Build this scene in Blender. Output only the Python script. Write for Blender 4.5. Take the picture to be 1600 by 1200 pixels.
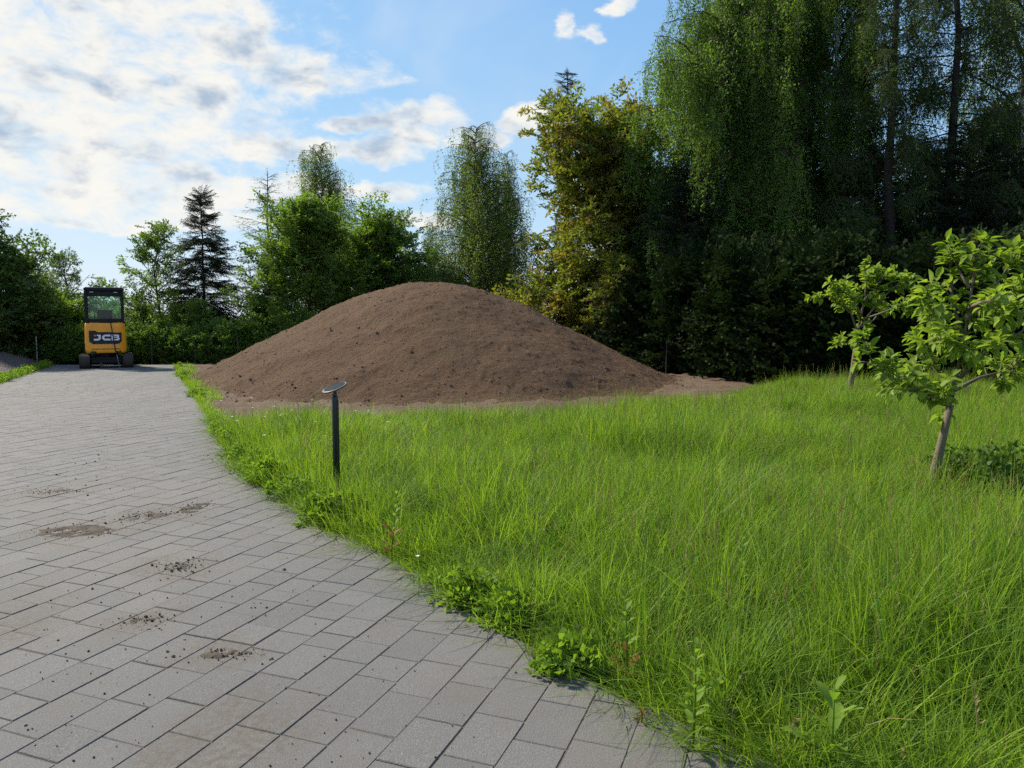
import bpy, bmesh, math, random
import numpy as np
from mathutils import Vector, Matrix

for o in list(bpy.data.objects):
    bpy.data.objects.remove(o)
scene = bpy.context.scene
COL = scene.collection
R = math.radians

# ------------------------------------------------------------------ camera
F = 1180.0                       # focal length in photo pixels (1600 wide)
EYE = 1.5
PITCH = math.atan(100 / F)
cam = bpy.data.cameras.new('camera')
cam.sensor_width = 36
cam.lens = 36 * F / 1600
cam.clip_start = 0.05
cam.clip_end = 5000
camo = bpy.data.objects.new('camera', cam)
camo.location = (0, 0, EYE)
camo.rotation_euler = (R(90) - PITCH, 0, 0)
COL.objects.link(camo)
scene.camera = camo

# ------------------------------------------------------------------ light
SUN_AZ = R(-55)                  # measured from +Y, negative = left
SUN_EL = R(40)
EXPO = 1.35
SKY = 0.075
sdir = Vector((math.sin(SUN_AZ) * math.cos(SUN_EL), math.cos(SUN_AZ) * math.cos(SUN_EL), math.sin(SUN_EL)))
sl = bpy.data.lights.new('sun', 'SUN')
sl.energy = 3.1
sl.angle = R(5.0)
sl.color = (1.0, 0.92, 0.78)
so = bpy.data.objects.new('sun', sl)
so.rotation_euler = (-sdir).to_track_quat('-Z', 'Y').to_euler()
so.location = (-20, 10, 30)
COL.objects.link(so)

vs = scene.view_settings
vs.view_transform = 'Standard'
vs.look = 'None'
vs.gamma = 1
vs.use_curve_mapping = False
vs.exposure = EXPO


def ray(px, py):
    u = (px - 800) / F
    v = (600 - py) / F
    return Vector((u, math.cos(PITCH) + v * math.sin(PITCH), -math.sin(PITCH) + v * math.cos(PITCH)))


def G(px, py, z=0.0):
    d = ray(px, py)
    t = (z - EYE) / d.z
    return Vector((d.x * t, d.y * t, z))


def A(px, py, Y):
    d = ray(px, py)
    t = Y / d.y
    return Vector((d.x * t, Y, EYE + d.z * t))


class NT:
    """small node-tree helper"""
    def __init__(s, nt):
        s.t = nt
        nt.nodes.clear()

    def n(s, typ, **kw):
        x = s.t.nodes.new(typ)
        for k, v in kw.items():
            setattr(x, k, v)
        return x

    def l(s, a, b):
        s.t.links.new(a, b)

    def put(s, sock, v):
        if isinstance(v, bpy.types.NodeSocket):
            s.l(v, sock)
        else:
            sock.default_value = v

    def m(s, op, a, b=0.0, c=0.0, clamp=False):
        x = s.n('ShaderNodeMath', operation=op, use_clamp=clamp)
        for i, v in enumerate((a, b, c)):
            s.put(x.inputs[i], v)
        return x.outputs[0]

    def vm(s, op, a, b=(0, 0, 0)):
        x = s.n('ShaderNodeVectorMath', operation=op)
        s.put(x.inputs[0], a)
        s.put(x.inputs[1], b)
        return x.outputs['Value'] if op in ('LENGTH', 'DOT_PRODUCT') else x.outputs[0]

    def noise(s, vec, scale, detail=4, rough=0.55, dist=0.0, col=False):
        x = s.n('ShaderNodeTexNoise')
        if vec is not None:
            s.l(vec, x.inputs['Vector'])
        x.inputs['Scale'].default_value = scale
        x.inputs['Detail'].default_value = detail
        x.inputs['Roughness'].default_value = rough
        x.inputs['Distortion'].default_value = dist
        return x.outputs['Color' if col else 'Fac']

    def mr(s, v, a, b, c=0.0, d=1.0, smooth=True):
        x = s.n('ShaderNodeMapRange')
        x.interpolation_type = 'SMOOTHSTEP' if smooth else 'LINEAR'
        s.put(x.inputs[0], v)
        for i, q in enumerate((a, b, c, d)):
            s.put(x.inputs[i + 1], q)
        return x.outputs[0]

    def mix(s, f, a, b, blend='MIX'):
        x = s.n('ShaderNodeMix', data_type='RGBA', blend_type=blend)
        s.put(x.inputs[0], f)
        s.put(x.inputs[6], a if isinstance(a, bpy.types.NodeSocket) else (*a, 1))
        s.put(x.inputs[7], b if isinstance(b, bpy.types.NodeSocket) else (*b, 1))
        return x.outputs[2]


# ------------------------------------------------------------------ sky
world = bpy.data.worlds.new('World')
scene.world = world
world.use_nodes = True
world.cycles.sampling_method = 'MANUAL'
world.cycles.sample_map_resolution = 256
w = NT(world.node_tree)
sky = w.n('ShaderNodeTexSky', sky_type='NISHITA')
sky.sun_disc = False
sky.sun_elevation = SUN_EL
sky.sun_rotation = SUN_AZ
sky.altitude = 100
sky.air_density = 1.0
sky.dust_density = 0.2
sky.ozone_density = 2.0
tc = w.n('ShaderNodeTexCoord')
sep = w.n('ShaderNodeSeparateXYZ')
w.l(tc.outputs['Generated'], sep.inputs[0])
dx, dy, dz = sep.outputs
az = w.m('ARCTAN2', dx, dy)
el = w.m('ARCSINE', dz)
comb = w.n('ShaderNodeCombineXYZ')
w.l(az, comb.inputs[0])
w.l(el, comb.inputs[1])
ae = comb.outputs[0]
# billow coordinates: stretched sideways
bil = w.vm('MULTIPLY', ae, (1.0, 1.75, 1.0))
warp = w.vm('MULTIPLY', w.vm('SUBTRACT', w.noise(bil, 7.0, 5, 0.6, col=True), (0.5, 0.5, 0.5)), (0.16, 0.06, 0.0))
aew = w.vm('ADD', ae, warp)


def sky_px(x, y):
    d = ray(x, y).normalized()
    return math.atan2(d.x, d.y), math.asin(d.z)


clouds = [  # photo centre and radii in pixels of the cloud groups in view
    (120, 60, 370, 150), (90, 200, 330, 110), (60, 300, 420, 46), (310, 290, 300, 36), (450, 232, 150, 26),
    (440, 100, 190, 42), (330, 50, 130, 80), (660, 190, 90, 42), (600, 232, 70, 26), (555, 190, 75, 18), (825, 186, 70, 22),
    (745, 215, 60, 30), (880, 38, 30, 24), (930, 52, 32, 22), (962, 2, 26, 16), (600, 296, 80, 22),
    (660, 345, 80, 16), (240, 345, 300, 20)]
cov = None
for (cx, cy, rx, ry) in clouds:
    a0, e0 = sky_px(cx, cy)
    v = w.vm('MULTIPLY', w.vm('SUBTRACT', aew, (a0, e0, 0)), (F / rx, F / ry, 0))
    b = w.m('SUBTRACT', 1.0, w.vm('LENGTH', v))
    cov = b if cov is None else w.m('MAXIMUM', cov, b)
# the same bank goes on to the left of the view, and broken cloud overhead and behind
for (a0, e0, ra, re) in ((-1.1, 0.32, 0.62, 0.30), (-1.7, 0.6, 0.6, 0.3), (2.3, 0.5, 0.5, 0.2), (1.4, 0.55, 0.4, 0.15), (3.0, 0.9, 0.8, 0.2)):
    v = w.vm('MULTIPLY', w.vm('SUBTRACT', aew, (a0, e0, 0)), (1 / ra, 1 / re, 0))
    cov = w.m('MAXIMUM', cov, w.m('SUBTRACT', 1.0, w.vm('LENGTH', v)))
cov = w.m('MINIMUM', cov, 0.46)
fine = w.noise(bil, 17.0, 6, 0.64, 0.3)
dens = w.m('ADD', cov, w.m('MULTIPLY', w.m('SUBTRACT', fine, 0.5), 1.55))
alpha = w.mr(dens, -0.06, 0.62)
thin = w.m('MULTIPLY', w.mr(w.noise(bil, 3.2, 4, 0.6, 0.5), 0.42, 0.75), 0.25)
low = w.m('MULTIPLY', w.mr(el, 0.0, 0.25, 1.0, 0.0), 0.14)
alpha = w.m('MAXIMUM', w.m('MULTIPLY', alpha, 0.95), w.m('MAXIMUM', thin, low))
shade_n = w.noise(w.vm('ADD', bil, (0.0, 0.025, 0.3)), 15.0, 4, 0.55, 0.2)
shade = w.mr(w.m('ADD', w.m('MULTIPLY', w.m('MINIMUM', w.m('MAXIMUM', dens, 0.0), 0.9), 0.30), shade_n), 0.62, 0.92)
k = 1.0 / (SKY * 2 ** EXPO)
ccol = w.mix(shade, tuple(k * c for c in (0.98, 0.95, 0.88)), tuple(k * c for c in (0.44, 0.54, 0.67)))
# soft shoulder over the whole sky, as the camera renders it
kk = 0.8
c1 = w.vm('MULTIPLY', sky.outputs[0], tuple(SKY * 2 ** EXPO * q for q in (0.62, 1.0, 2.3)))
den = w.vm('ADD', w.vm('MULTIPLY', c1, (kk / .52,) * 3), (1.0, 1.0, 1.0))
skyc = w.vm('DIVIDE', w.vm('MULTIPLY', c1, (k * (1 + kk),) * 3), den)
bg = w.n('ShaderNodeBackground')
w.l(w.mix(alpha, skyc, ccol), bg.inputs[0])
bg.inputs[1].default_value = SKY
wo = w.n('ShaderNodeOutputWorld')
w.l(bg.outputs[0], wo.inputs[0])

rng = np.random.default_rng(11)
random.seed(11)


# ------------------------------------------------------------------ helpers
def noise2(x, y, seed=0):
    x = np.asarray(x, float); y = np.asarray(y, float)
    xi = np.floor(x).astype(np.int64); yi = np.floor(y).astype(np.int64)
    fx = x - xi; fy = y - yi
    fx = fx * fx * (3 - 2 * fx); fy = fy * fy * (3 - 2 * fy)

    def h(a, b):
        n = (a * 374761393 + b * 668265263 + seed * 974634777) & 0xffffffff
        n = ((n ^ (n >> 13)) * 1274126177) & 0xffffffff
        return ((n ^ (n >> 16)) & 0xffff) / 65535.0
    return (h(xi, yi) * (1 - fx) + h(xi + 1, yi) * fx) * (1 - fy) + (h(xi, yi + 1) * (1 - fx) + h(xi + 1, yi + 1) * fx) * fy


def fbm(x, y, s, oct=4, seed=0, gain=0.5):
    t = 0; a = 1; tot = 0
    for i in range(oct):
        t = t + a * noise2(np.asarray(x) * s + 17.3 * i, np.asarray(y) * s - 9.1 * i, seed + i)
        tot += a; a *= gain; s *= 2.03
    return t / tot


def mesh_np(name, V, Fc, mat=None, smooth=False):
    me = bpy.data.meshes.new(name)
    me.from_pydata([tuple(v) for v in V], [], [tuple(f) for f in Fc])
    if mat is not None:
        for m_ in (mat if isinstance(mat, (list, tuple)) else [mat]):
            me.materials.append(m_)
    if smooth:
        me.polygons.foreach_set('use_smooth', [True] * len(me.polygons))
    me.update()
    return me


def link(name, me, parent=None, loc=None):
    o = bpy.data.objects.new(name, me)
    COL.objects.link(o)
    if parent is not None:
        o.parent = parent
    if loc is not None:
        o.location = loc
    return o


def tag(o, label=None, cat=None, group=None, kind=None):
    if label: o['label'] = label
    if cat: o['category'] = cat
    if group: o['group'] = group
    if kind: o['kind'] = kind
    return o


def empty(name, loc, rz=0.0):
    o = bpy.data.objects.new(name, None)
    o.location = loc
    o.rotation_euler = (0, 0, rz)
    o.empty_display_size = 0.2
    COL.objects.link(o)
    return o


class MB:
    """collects shapes into one mesh"""
    def __init__(s):
        s.V = []; s.F = []; s.S = []

    def add(s, V, Fc, slot=0):
        b = len(s.V)
        s.V.extend([tuple(v) for v in V])
        for f in Fc:
            s.F.append(tuple(i + b for i in f)); s.S.append(slot)
        return s

    def box(s, c, d, bev=0.0, M=None, slot=0):
        bm = bmesh.new()
        bmesh.ops.create_cube(bm, size=1)
        for v in bm.verts:
            v.co = Vector((v.co.x * d[0], v.co.y * d[1], v.co.z * d[2]))
        if bev > 0:
            bmesh.ops.bevel(bm, geom=list(bm.edges), offset=bev, segments=2, affect='EDGES', profile=0.5)
        bm.verts.index_update()
        V = [(M @ v.co if M else v.co) + Vector(c) for v in bm.verts]
        s.add(V, [[v.index for v in f.verts] for f in bm.faces], slot)
        bm.free()
        return s

    def tube(s, pts, rad, n=6, cap=True, slot=0):
        P = [Vector(p) for p in pts]
        if not hasattr(rad, '__len__'):
            rad = [rad] * len(P)
        V = []; Fc = []
        d0 = (P[1] - P[0]).normalized()
        a = d0.orthogonal().normalized()
        for i, p in enumerate(P):
            d = (P[min(i + 1, len(P) - 1)] - P[max(i - 1, 0)])
            d = d.normalized() if d.length > 1e-9 else d0
            a = (a - d * a.dot(d))
            a = a.normalized() if a.length > 1e-6 else d.orthogonal().normalized()
            b = d.cross(a)
            for k_ in range(n):
                t = 2 * math.pi * k_ / n
                V.append(p + (a * math.cos(t) + b * math.sin(t)) * rad[i])
        for i in range(len(P) - 1):
            for k_ in range(n):
                k2 = (k_ + 1) % n
                Fc.append((i * n + k_, i * n + k2, (i + 1) * n + k2, (i + 1) * n + k_))
        if cap:
            Fc.append(tuple(range(n))[::-1])
            Fc.append(tuple((len(P) - 1) * n + k_ for k_ in range(n)))
        return s.add(V, Fc, slot)

    def prism(s, poly, depth, M, slot=0):
        """polygon in local XY extruded along local Z by depth"""
        n = len(poly)
        V = [M @ Vector((p[0], p[1], 0)) for p in poly] + [M @ Vector((p[0], p[1], depth)) for p in poly]
        Fc = [tuple(range(n))[::-1], tuple(range(n, 2 * n))]
        Fc += [(i, (i + 1) % n, n + (i + 1) % n, n + i) for i in range(n)]
        return s.add(V, Fc, slot)

    def build(s, name, mats, parent=None, smooth=False, loc=None):
        me = mesh_np(name, s.V, s.F, mats, smooth)
        if any(s.S):
            me.polygons.foreach_set('material_index', s.S)
        return link(name, me, parent, loc)


# ------------------------------------------------------------------ materials
def new_mat(name):
    m_ = bpy.data.materials.new(name)
    m_.use_nodes = True
    return m_, NT(m_.node_tree)


def finish(t, shader):
    o = t.n('ShaderNodeOutputMaterial')
    t.l(shader, o.inputs[0])


def pbsdf(t, col, rough=0.6, spec=0.5, metal=0.0, normal=None):
    p = t.n('ShaderNodeBsdfPrincipled')
    t.put(p.inputs['Base Color'], col if isinstance(col, bpy.types.NodeSocket) else (*col, 1))
    t.put(p.inputs['Roughness'], rough)
    p.inputs['Metallic'].default_value = metal
    p.inputs['Specular IOR Level'].default_value = spec
    if normal is not None:
        t.l(normal, p.inputs['Normal'])
    return p.outputs[0]


def bump(t, h, dist, strength=1.0):
    b = t.n('ShaderNodeBump')
    b.inputs['Distance'].default_value = dist
    b.inputs['Strength'].default_value = strength
    t.l(h, b.inputs['Height'])
    return b.outputs[0]


def plain(name, c, rough=0.5, spec=0.5, metal=0.0, var=0.15, scale=6.0, dirt=None):
    m_, t = new_mat(name)
    g = t.n('ShaderNodeTexCoord').outputs['Object']
    n1 = t.noise(g, scale, 5, 0.6)
    col = t.mix(t.mr(n1, 0.3, 0.7), tuple(x * (1 - var) for x in c), tuple(x * (1 + var) for x in c))
    if dirt:
        col = t.mix(t.m('MULTIPLY', t.mr(t.noise(g, scale * 1.7, 6, 0.65), 0.5, 0.75), 0.6), col, dirt)
    r = t.mr(t.noise(g, scale * 3, 4), 0.2, 0.8, max(rough - 0.1, 0), min(rough + 0.12, 1))
    finish(t, pbsdf(t, col, r, spec, metal))
    return m_


def leafmat(name, c1, c2, trans=0.4, rough=0.6, spec=0.18, c3=None):
    """leaf: colour varies from spray to spray and from leaf to leaf; lets light through"""
    m_, t = new_mat(name)
    oi = t.n('ShaderNodeObjectInfo')
    geo = t.n('ShaderNodeNewGeometry')
    pos = geo.outputs['Position']
    isl = geo.outputs['Random Per Island']
    f = t.m('ADD', t.m('MULTIPLY', oi.outputs['Random'], 0.5), t.m('MULTIPLY', isl, 0.5))
    col = t.mix(f, c1, c2)
    if c3 is not None:
        g = t.m('ADD', t.m('MULTIPLY', t.noise(pos, 0.55, 3), 0.8), t.m('MULTIPLY', oi.outputs['Random'], 0.35))
        col = t.mix(t.m('MULTIPLY', t.mr(g, 0.53, 0.79), 0.68), col, c3)
    p = pbsdf(t, col, rough, spec)
    tr = t.n('ShaderNodeBsdfTranslucent')
    t.l(t.mix(1.0, col, (1.25, 1.3, 0.55), 'MULTIPLY'), tr.inputs[0])
    mx = t.n('ShaderNodeMixShader')
    mx.inputs[0].default_value = trans
    t.l(p, mx.inputs[1]); t.l(tr.outputs[0], mx.inputs[2])
    finish(t, mx.outputs[0])
    return m_


def soilmat(name, c1, c2, c3, scale=1.0, bumpd=0.03):
    m_, t = new_mat(name)
    g = t.n('ShaderNodeNewGeometry').outputs['Position']
    a = t.noise(g, 0.5 * scale, 5, 0.6)
    b = t.noise(g, 14 * scale, 8, 0.7)
    c_ = t.noise(g, 60 * scale, 4, 0.6)
    col = t.mix(t.mr(a, 0.3, 0.7), c1, c2)
    col = t.mix(t.m('MULTIPLY', t.mr(b, 0.45, 0.75), 0.7), col, c3)
    h = t.m('ADD', b, t.m('MULTIPLY', c_, 0.35))
    finish(t, pbsdf(t, col, 0.95, 0.15, normal=bump(t, h, bumpd)))
    return m_


M_mound = soilmat('mound_soil', (0.096, 0.056, 0.030), (0.121, 0.072, 0.040), (0.066, 0.038, 0.020), 1.0, 0.06)
M_clod = soilmat('clod_soil', (0.13, 0.08, 0.048), (0.19, 0.125, 0.08), (0.10, 0.062, 0.038), 3.0, 0.01)
M_apron = soilmat('bare_soil', (0.150, 0.108, 0.074), (0.105, 0.070, 0.045), (0.080, 0.052, 0.033), 1.2, 0.03)
M_bank = soilmat('grey_soil', (0.15, 0.13, 0.11), (0.12, 0.10, 0.085), (0.08, 0.068, 0.058), 1.0, 0.05)
M_dirt = soilmat('drive_dirt', (0.085, 0.07, 0.053), (0.11, 0.09, 0.07), (0.05, 0.04, 0.03), 3.0, 0.01)
M_ground = soilmat('meadow_soil', (0.05, 0.055, 0.022), (0.06, 0.045, 0.028), (0.035, 0.05, 0.016), 0.6, 0.03)
M_sand = soilmat('joint_sand', (0.165, 0.145, 0.12), (0.05, 0.042, 0.033), (0.20, 0.18, 0.15), 1.5, 0.006)

SPOTS = [(-3.1, 5.28, 0.55), (-2.75, 5.72, 0.5), (-2.6, 5.92, 0.25), (-1.27, 3.29, 0.28), (-2.05, 4.5, 0.4), (-1.86, 3.67, 0.3),
         (-4.02, 6.52, 0.5), (-2.6, 3.6, 0.6), (-1.0, 2.6, 0.5)]


def stone_material(name, attr):
    m_, t = new_mat(name)
    pos = t.n('ShaderNodeNewGeometry').outputs['Position']
    if attr:
        rnd = t.n('ShaderNodeNewGeometry').outputs['Random Per Island']
    else:
        rnd = t.n('ShaderNodeObjectInfo').outputs['Random']
    big = t.noise(pos, 0.55, 4, 0.6)
    base = t.mix(rnd, (0.088, 0.087, 0.082), (0.117, 0.114, 0.107))
    base = t.mix(t.m('MULTIPLY', t.mr(big, 0.35, 0.7), 0.5), base, (0.148, 0.134, 0.116))
    sp = t.noise(pos, 230, 2, 0.6)
    base = t.mix(t.m('MULTIPLY', t.mr(sp, 0.52, 0.70), 0.55), base, (0.30, 0.295, 0.28))
    base = t.mix(t.m('MULTIPLY', t.mr(t.noise(pos, 190, 2), 0.56, 0.72), 0.6), base, (0.06, 0.058, 0.055))
    # trodden-in soil: brownish film, strongest round the fallen lumps
    film = t.mr(t.noise(pos, 2.3, 7, 0.68), 0.50, 0.74)
    near = None
    wp = t.vm('ADD', pos, t.vm('MULTIPLY', t.vm('SUBTRACT', t.noise(pos, 3.5, 4, col=True), (0.5, 0.5, 0.5)), (0.7, 0.7, 0)))
    for (x, y, r) in SPOTS:
        d = t.m('SUBTRACT', 1.0, t.vm('LENGTH', t.vm('MULTIPLY', t.vm('SUBTRACT', wp, (x, y, 0)), (1 / r, 1 / r, 0))))
        near = d if near is None else t.m('MAXIMUM', near, d)
    near = t.mr(near, 0.0, 0.8)
    base = t.mix(t.m('MULTIPLY', film, 0.45), base, (0.118, 0.096, 0.076))
    base = t.mix(t.m('MULTIPLY', t.m('MULTIPLY', near, t.mr(t.noise(pos, 30, 5, 0.7), 0.35, 0.62)), 0.85), base, (0.095, 0.076, 0.058))
    crumbs = t.mr(t.noise(pos, 75, 3, 0.6), 0.66, 0.72)
    base = t.mix(t.m('MULTIPLY', crumbs, 0.55), base, (0.055, 0.044, 0.034))
    h = t.m('ADD', t.noise(pos, 160, 3, 0.7), t.m('MULTIPLY', t.noise(pos, 25, 3), 0.6))
    finish(t, pbsdf(t, base, 0.82, 0.35, normal=bump(t, h, 0.003)))
    return m_


M_stone = stone_material('paving_concrete', False)
M_stone2 = stone_material('paving_concrete_field', True)
M_bark = soilmat('grey_brown_bark', (0.10, 0.078, 0.06), (0.13, 0.105, 0.082), (0.05, 0.04, 0.03), 2.0, 0.03)
M_barkd = soilmat('dark_bark', (0.045, 0.036, 0.03), (0.06, 0.05, 0.04), (0.025, 0.02, 0.017), 2.0, 0.03)
M_barks = soilmat('young_bark', (0.15, 0.125, 0.085), (0.19, 0.16, 0.115), (0.085, 0.07, 0.05), 5.0, 0.006)
M_twig = plain('twig', (0.07, 0.05, 0.035), 0.8, 0.2)
M_twiggrey = plain('bare_twig', (0.16, 0.13, 0.10), 0.8, 0.2)


def birchbark():
    m_, t = new_mat('birch_bark')
    g = t.n('ShaderNodeNewGeometry').outputs['Position']
    v = t.vm('MULTIPLY', g, (1.0, 1.0, 4.0))
    n1 = t.noise(v, 3.0, 6, 0.65)
    col = t.mix(t.mr(n1, 0.55, 0.63), (0.62, 0.60, 0.56), (0.05, 0.045, 0.04))
    finish(t, pbsdf(t, col, 0.75, 0.3))
    return m_


M_birchbark = birchbark()
L_birch = leafmat('birch_leaf', (0.105, 0.165, 0.030), (0.175, 0.24, 0.048), 0.48)
L_birchy = leafmat('birch_leaf_bright', (0.098, 0.182, 0.030), (0.165, 0.262, 0.048), 0.5)
L_broad = leafmat('broad_leaf', (0.10, 0.175, 0.03), (0.17, 0.26, 0.046), 0.48)
L_broadd = leafmat('broad_leaf_dark', (0.075, 0.13, 0.036), (0.12, 0.185, 0.05), 0.44)
L_light = leafmat('young_leaf', (0.095, 0.165, 0.03), (0.16, 0.24, 0.045), 0.45)
L_bronze = leafmat('bronze_leaf', (0.135, 0.175, 0.026), (0.20, 0.23, 0.038), 0.45, c3=(0.30, 0.20, 0.05))
L_spruce = leafmat('spruce_needle', (0.018, 0.036, 0.014), (0.032, 0.055, 0.02), 0.10)
L_larch = leafmat('larch_needle', (0.05, 0.075, 0.035), (0.075, 0.10, 0.045), 0.2)
L_larchd = leafmat('dark_larch_needle', (0.05, 0.095, 0.024), (0.095, 0.15, 0.036), 0.4)
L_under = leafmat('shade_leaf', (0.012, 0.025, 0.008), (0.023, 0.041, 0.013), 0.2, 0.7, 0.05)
L_hedge = leafmat('hedge_leaf', (0.06, 0.13, 0.022), (0.115, 0.195, 0.034), 0.42)
L_fruit = leafmat('fruit_tree_leaf', (0.165, 0.25, 0.034), (0.28, 0.37, 0.06), 0.5, 0.55, 0.18)
L_grass = leafmat('grass_blade', (0.152, 0.258, 0.022), (0.245, 0.350, 0.042), 0.49, 0.5, 0.18)
L_grassd = leafmat('dark_grass_blade', (0.085, 0.175, 0.020), (0.14, 0.24, 0.034), 0.45, 0.5, 0.18)
L_straw = leafmat('grass_stalk', (0.20, 0.15, 0.07), (0.26, 0.21, 0.09), 0.3, 0.6, 0.2)
L_weed = leafmat('weed_leaf', (0.125, 0.22, 0.022), (0.20, 0.31, 0.04), 0.48)
L_red = leafmat('reddish_leaf', (0.22, 0.075, 0.025), (0.16, 0.10, 0.025), 0.35)
M_petal = plain('white_petal', (0.80, 0.79, 0.72), 0.6, 0.3, var=0.05)
M_yellow = plain('yellow_centre', (0.70, 0.48, 0.05), 0.7, 0.2)


# ------------------------------------------------------------------ scattering (geometry nodes) for foliage and grass
def euler_from(Rm):
    ry = -np.arcsin(np.clip(Rm[:, 2, 0], -1, 1))
    rx = np.arctan2(Rm[:, 2, 1], Rm[:, 2, 2])
    rz = np.arctan2(Rm[:, 1, 0], Rm[:, 0, 0])
    return np.stack([rx, ry, rz], 1)


def frames(D, up, jit=0.0):
    D = D / np.linalg.norm(D, axis=1, keepdims=True)
    U = np.tile(np.asarray(up, float), (len(D), 1)) + rng.normal(0, jit, D.shape)
    Y = U - (U * D).sum(1, keepdims=True) * D
    ln = np.linalg.norm(Y, axis=1, keepdims=True)
    Y = np.where(ln < 1e-4, np.array([[1.0, 0, 0]]), Y / np.maximum(ln, 1e-4))
    X = np.cross(Y, D)
    return euler_from(np.stack([X, Y, D], 2))


GROUPS = {}


def scatter_group(key, sources):
    if key in GROUPS:
        return GROUPS[key]
    ng = bpy.data.node_groups.new('scatter_' + key, 'GeometryNodeTree')
    ng.interface.new_socket('Geometry', in_out='INPUT', socket_type='NodeSocketGeometry')
    ng.interface.new_socket('Geometry', in_out='OUTPUT', socket_type='NodeSocketGeometry')
    N = ng.nodes; L = ng.links
    gi = N.new('NodeGroupInput'); go = N.new('NodeGroupOutput')
    m2p = N.new('GeometryNodeMeshToPoints')
    L.new(gi.outputs[0], m2p.inputs[0])
    inst = N.new('GeometryNodeInstanceOnPoints')
    L.new(m2p.outputs[0], inst.inputs['Points'])
    g2i = N.new('GeometryNodeGeometryToInstance')
    for s in reversed(sources):
        oi = N.new('GeometryNodeObjectInfo')
        oi.inputs['Object'].default_value = s
        L.new(oi.outputs['Geometry'], g2i.inputs[0])
    L.new(g2i.outputs[0], inst.inputs['Instance'])
    inst.inputs['Pick Instance'].default_value = True

    def attr(nm, typ):
        a = N.new('GeometryNodeInputNamedAttribute')
        a.data_type = typ
        a.inputs[0].default_value = nm
        return a.outputs[0]
    L.new(attr('idx', 'INT'), inst.inputs['Instance Index'])
    e2r = N.new('FunctionNodeEulerToRotation')
    L.new(attr('rot', 'FLOAT_VECTOR'), e2r.inputs[0])
    L.new(e2r.outputs[0], inst.inputs['Rotation'])
    L.new(attr('scl', 'FLOAT_VECTOR'), inst.inputs['Scale'])
    L.new(inst.outputs[0], go.inputs[0])
    GROUPS[key] = ng
    return ng


SRC = {}


def source(key, meshes):
    out = []
    for me in meshes:
        out.append(bpy.data.objects.new(me.name, me))   # never linked: geometry for the scatter nodes
    SRC[key] = out


def scatter(name, key, P, E, S, parent=None):
    P = np.asarray(P, float); n = len(P)
    me = bpy.data.meshes.new(name)
    me.vertices.add(n)
    me.vertices.foreach_set('co', P.astype(np.float32).ravel())
    a = me.attributes.new('rot', 'FLOAT_VECTOR', 'POINT'); a.data.foreach_set('vector', np.asarray(E, np.float32).ravel())
    S = np.asarray(S, np.float32)
    if S.ndim == 1:
        S = np.repeat(S[:, None], 3, 1)
    a = me.attributes.new('scl', 'FLOAT_VECTOR', 'POINT'); a.data.foreach_set('vector', S.ravel())
    a = me.attributes.new('idx', 'INT', 'POINT'); a.data.foreach_set('value', rng.integers(0, len(SRC[key]), n).astype(np.int32))
    for s in SRC[key]:
        for m_ in s.data.materials:
            if m_ and m_.name not in [q.name for q in me.materials if q]:
                me.materials.append(m_)
    o = link(name, me, parent)
    md = o.modifiers.new('scatter', 'NODES')
    md.node_group = scatter_group(key, SRC[key])
    return o


def leaf_quads(P, D, N_, L, W):
    D = D / np.linalg.norm(D, axis=1, keepdims=True)
    S = np.cross(D, N_)
    S = S / np.maximum(np.linalg.norm(S, axis=1, keepdims=True), 1e-6)
    L = np.asarray(L)[:, None]; W = np.asarray(W)[:, None]
    V = np.stack([P, P + D * L * .42 + S * W * .5, P + D * L, P + D * L * .42 - S * W * .5], 1).reshape(-1, 3)
    n = len(P)
    return V, np.arange(4 * n).reshape(n, 4)


def spray(name, mat, seed, L=0.55, side=5, per=7, ll=0.08, lw=0.05, ang=0.9, out=0.5, flat=0.5, droop=0.0, twig=0.004):
    """a leafy spray growing along +Z, lying in the XZ plane"""
    r = np.random.default_rng(seed)
    mb = MB()
    P = []; D = []
    axes = [(np.zeros(3), np.array([0, 0, 1.0]), L)]
    for i in range(side):
        f = (i + 0.7) / (side + 0.5)
        s = 1 if i % 2 else -1
        d = np.array([s * math.sin(out + .25), r.normal(0, .25), math.cos(out + .25)])
        axes.append((np.array([0, 0, f * L * .85]), d / np.linalg.norm(d), L * (0.62 - 0.35 * f) * r.uniform(.8, 1.2)))
    for (o, d, ln) in axes:
        k = max(3, int(per * ln / (L * .6)))
        pts = []
        for j in range(k + 1):
            f = j / k
            p = o + d * ln * f + np.array([0, -droop * (f * ln) ** 2, 0])
            pts.append(p)
            if j == 0: continue
            for s in (-1, 1):
                if r.random() < .12: continue
                side_v = np.cross(d, [0, 1, 0]) * s
                dd = d * math.cos(ang) + side_v * math.sin(ang) + r.normal(0, .3, 3)
                P.append(p + r.normal(0, .012, 3)); D.append(dd)
        if twig:
            mb.tube([pts[0], pts[len(pts) // 2], pts[-1]], [twig, twig * .7, twig * .3], 3, cap=False, slot=1)
    P = np.array(P); D = np.array(D)
    N_ = np.array([[0, 1.0, 0]]) + r.normal(0, flat, P.shape)
    sc = r.uniform(.65, 1.25, len(P))
    V, Q = leaf_quads(P, D, N_, ll * sc, lw * sc)
    mb.add(V, Q)
    me = mesh_np(name, mb.V, mb.F, [mat, M_twig])
    me.polygons.foreach_set('material_index', mb.S)
    return me


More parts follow.
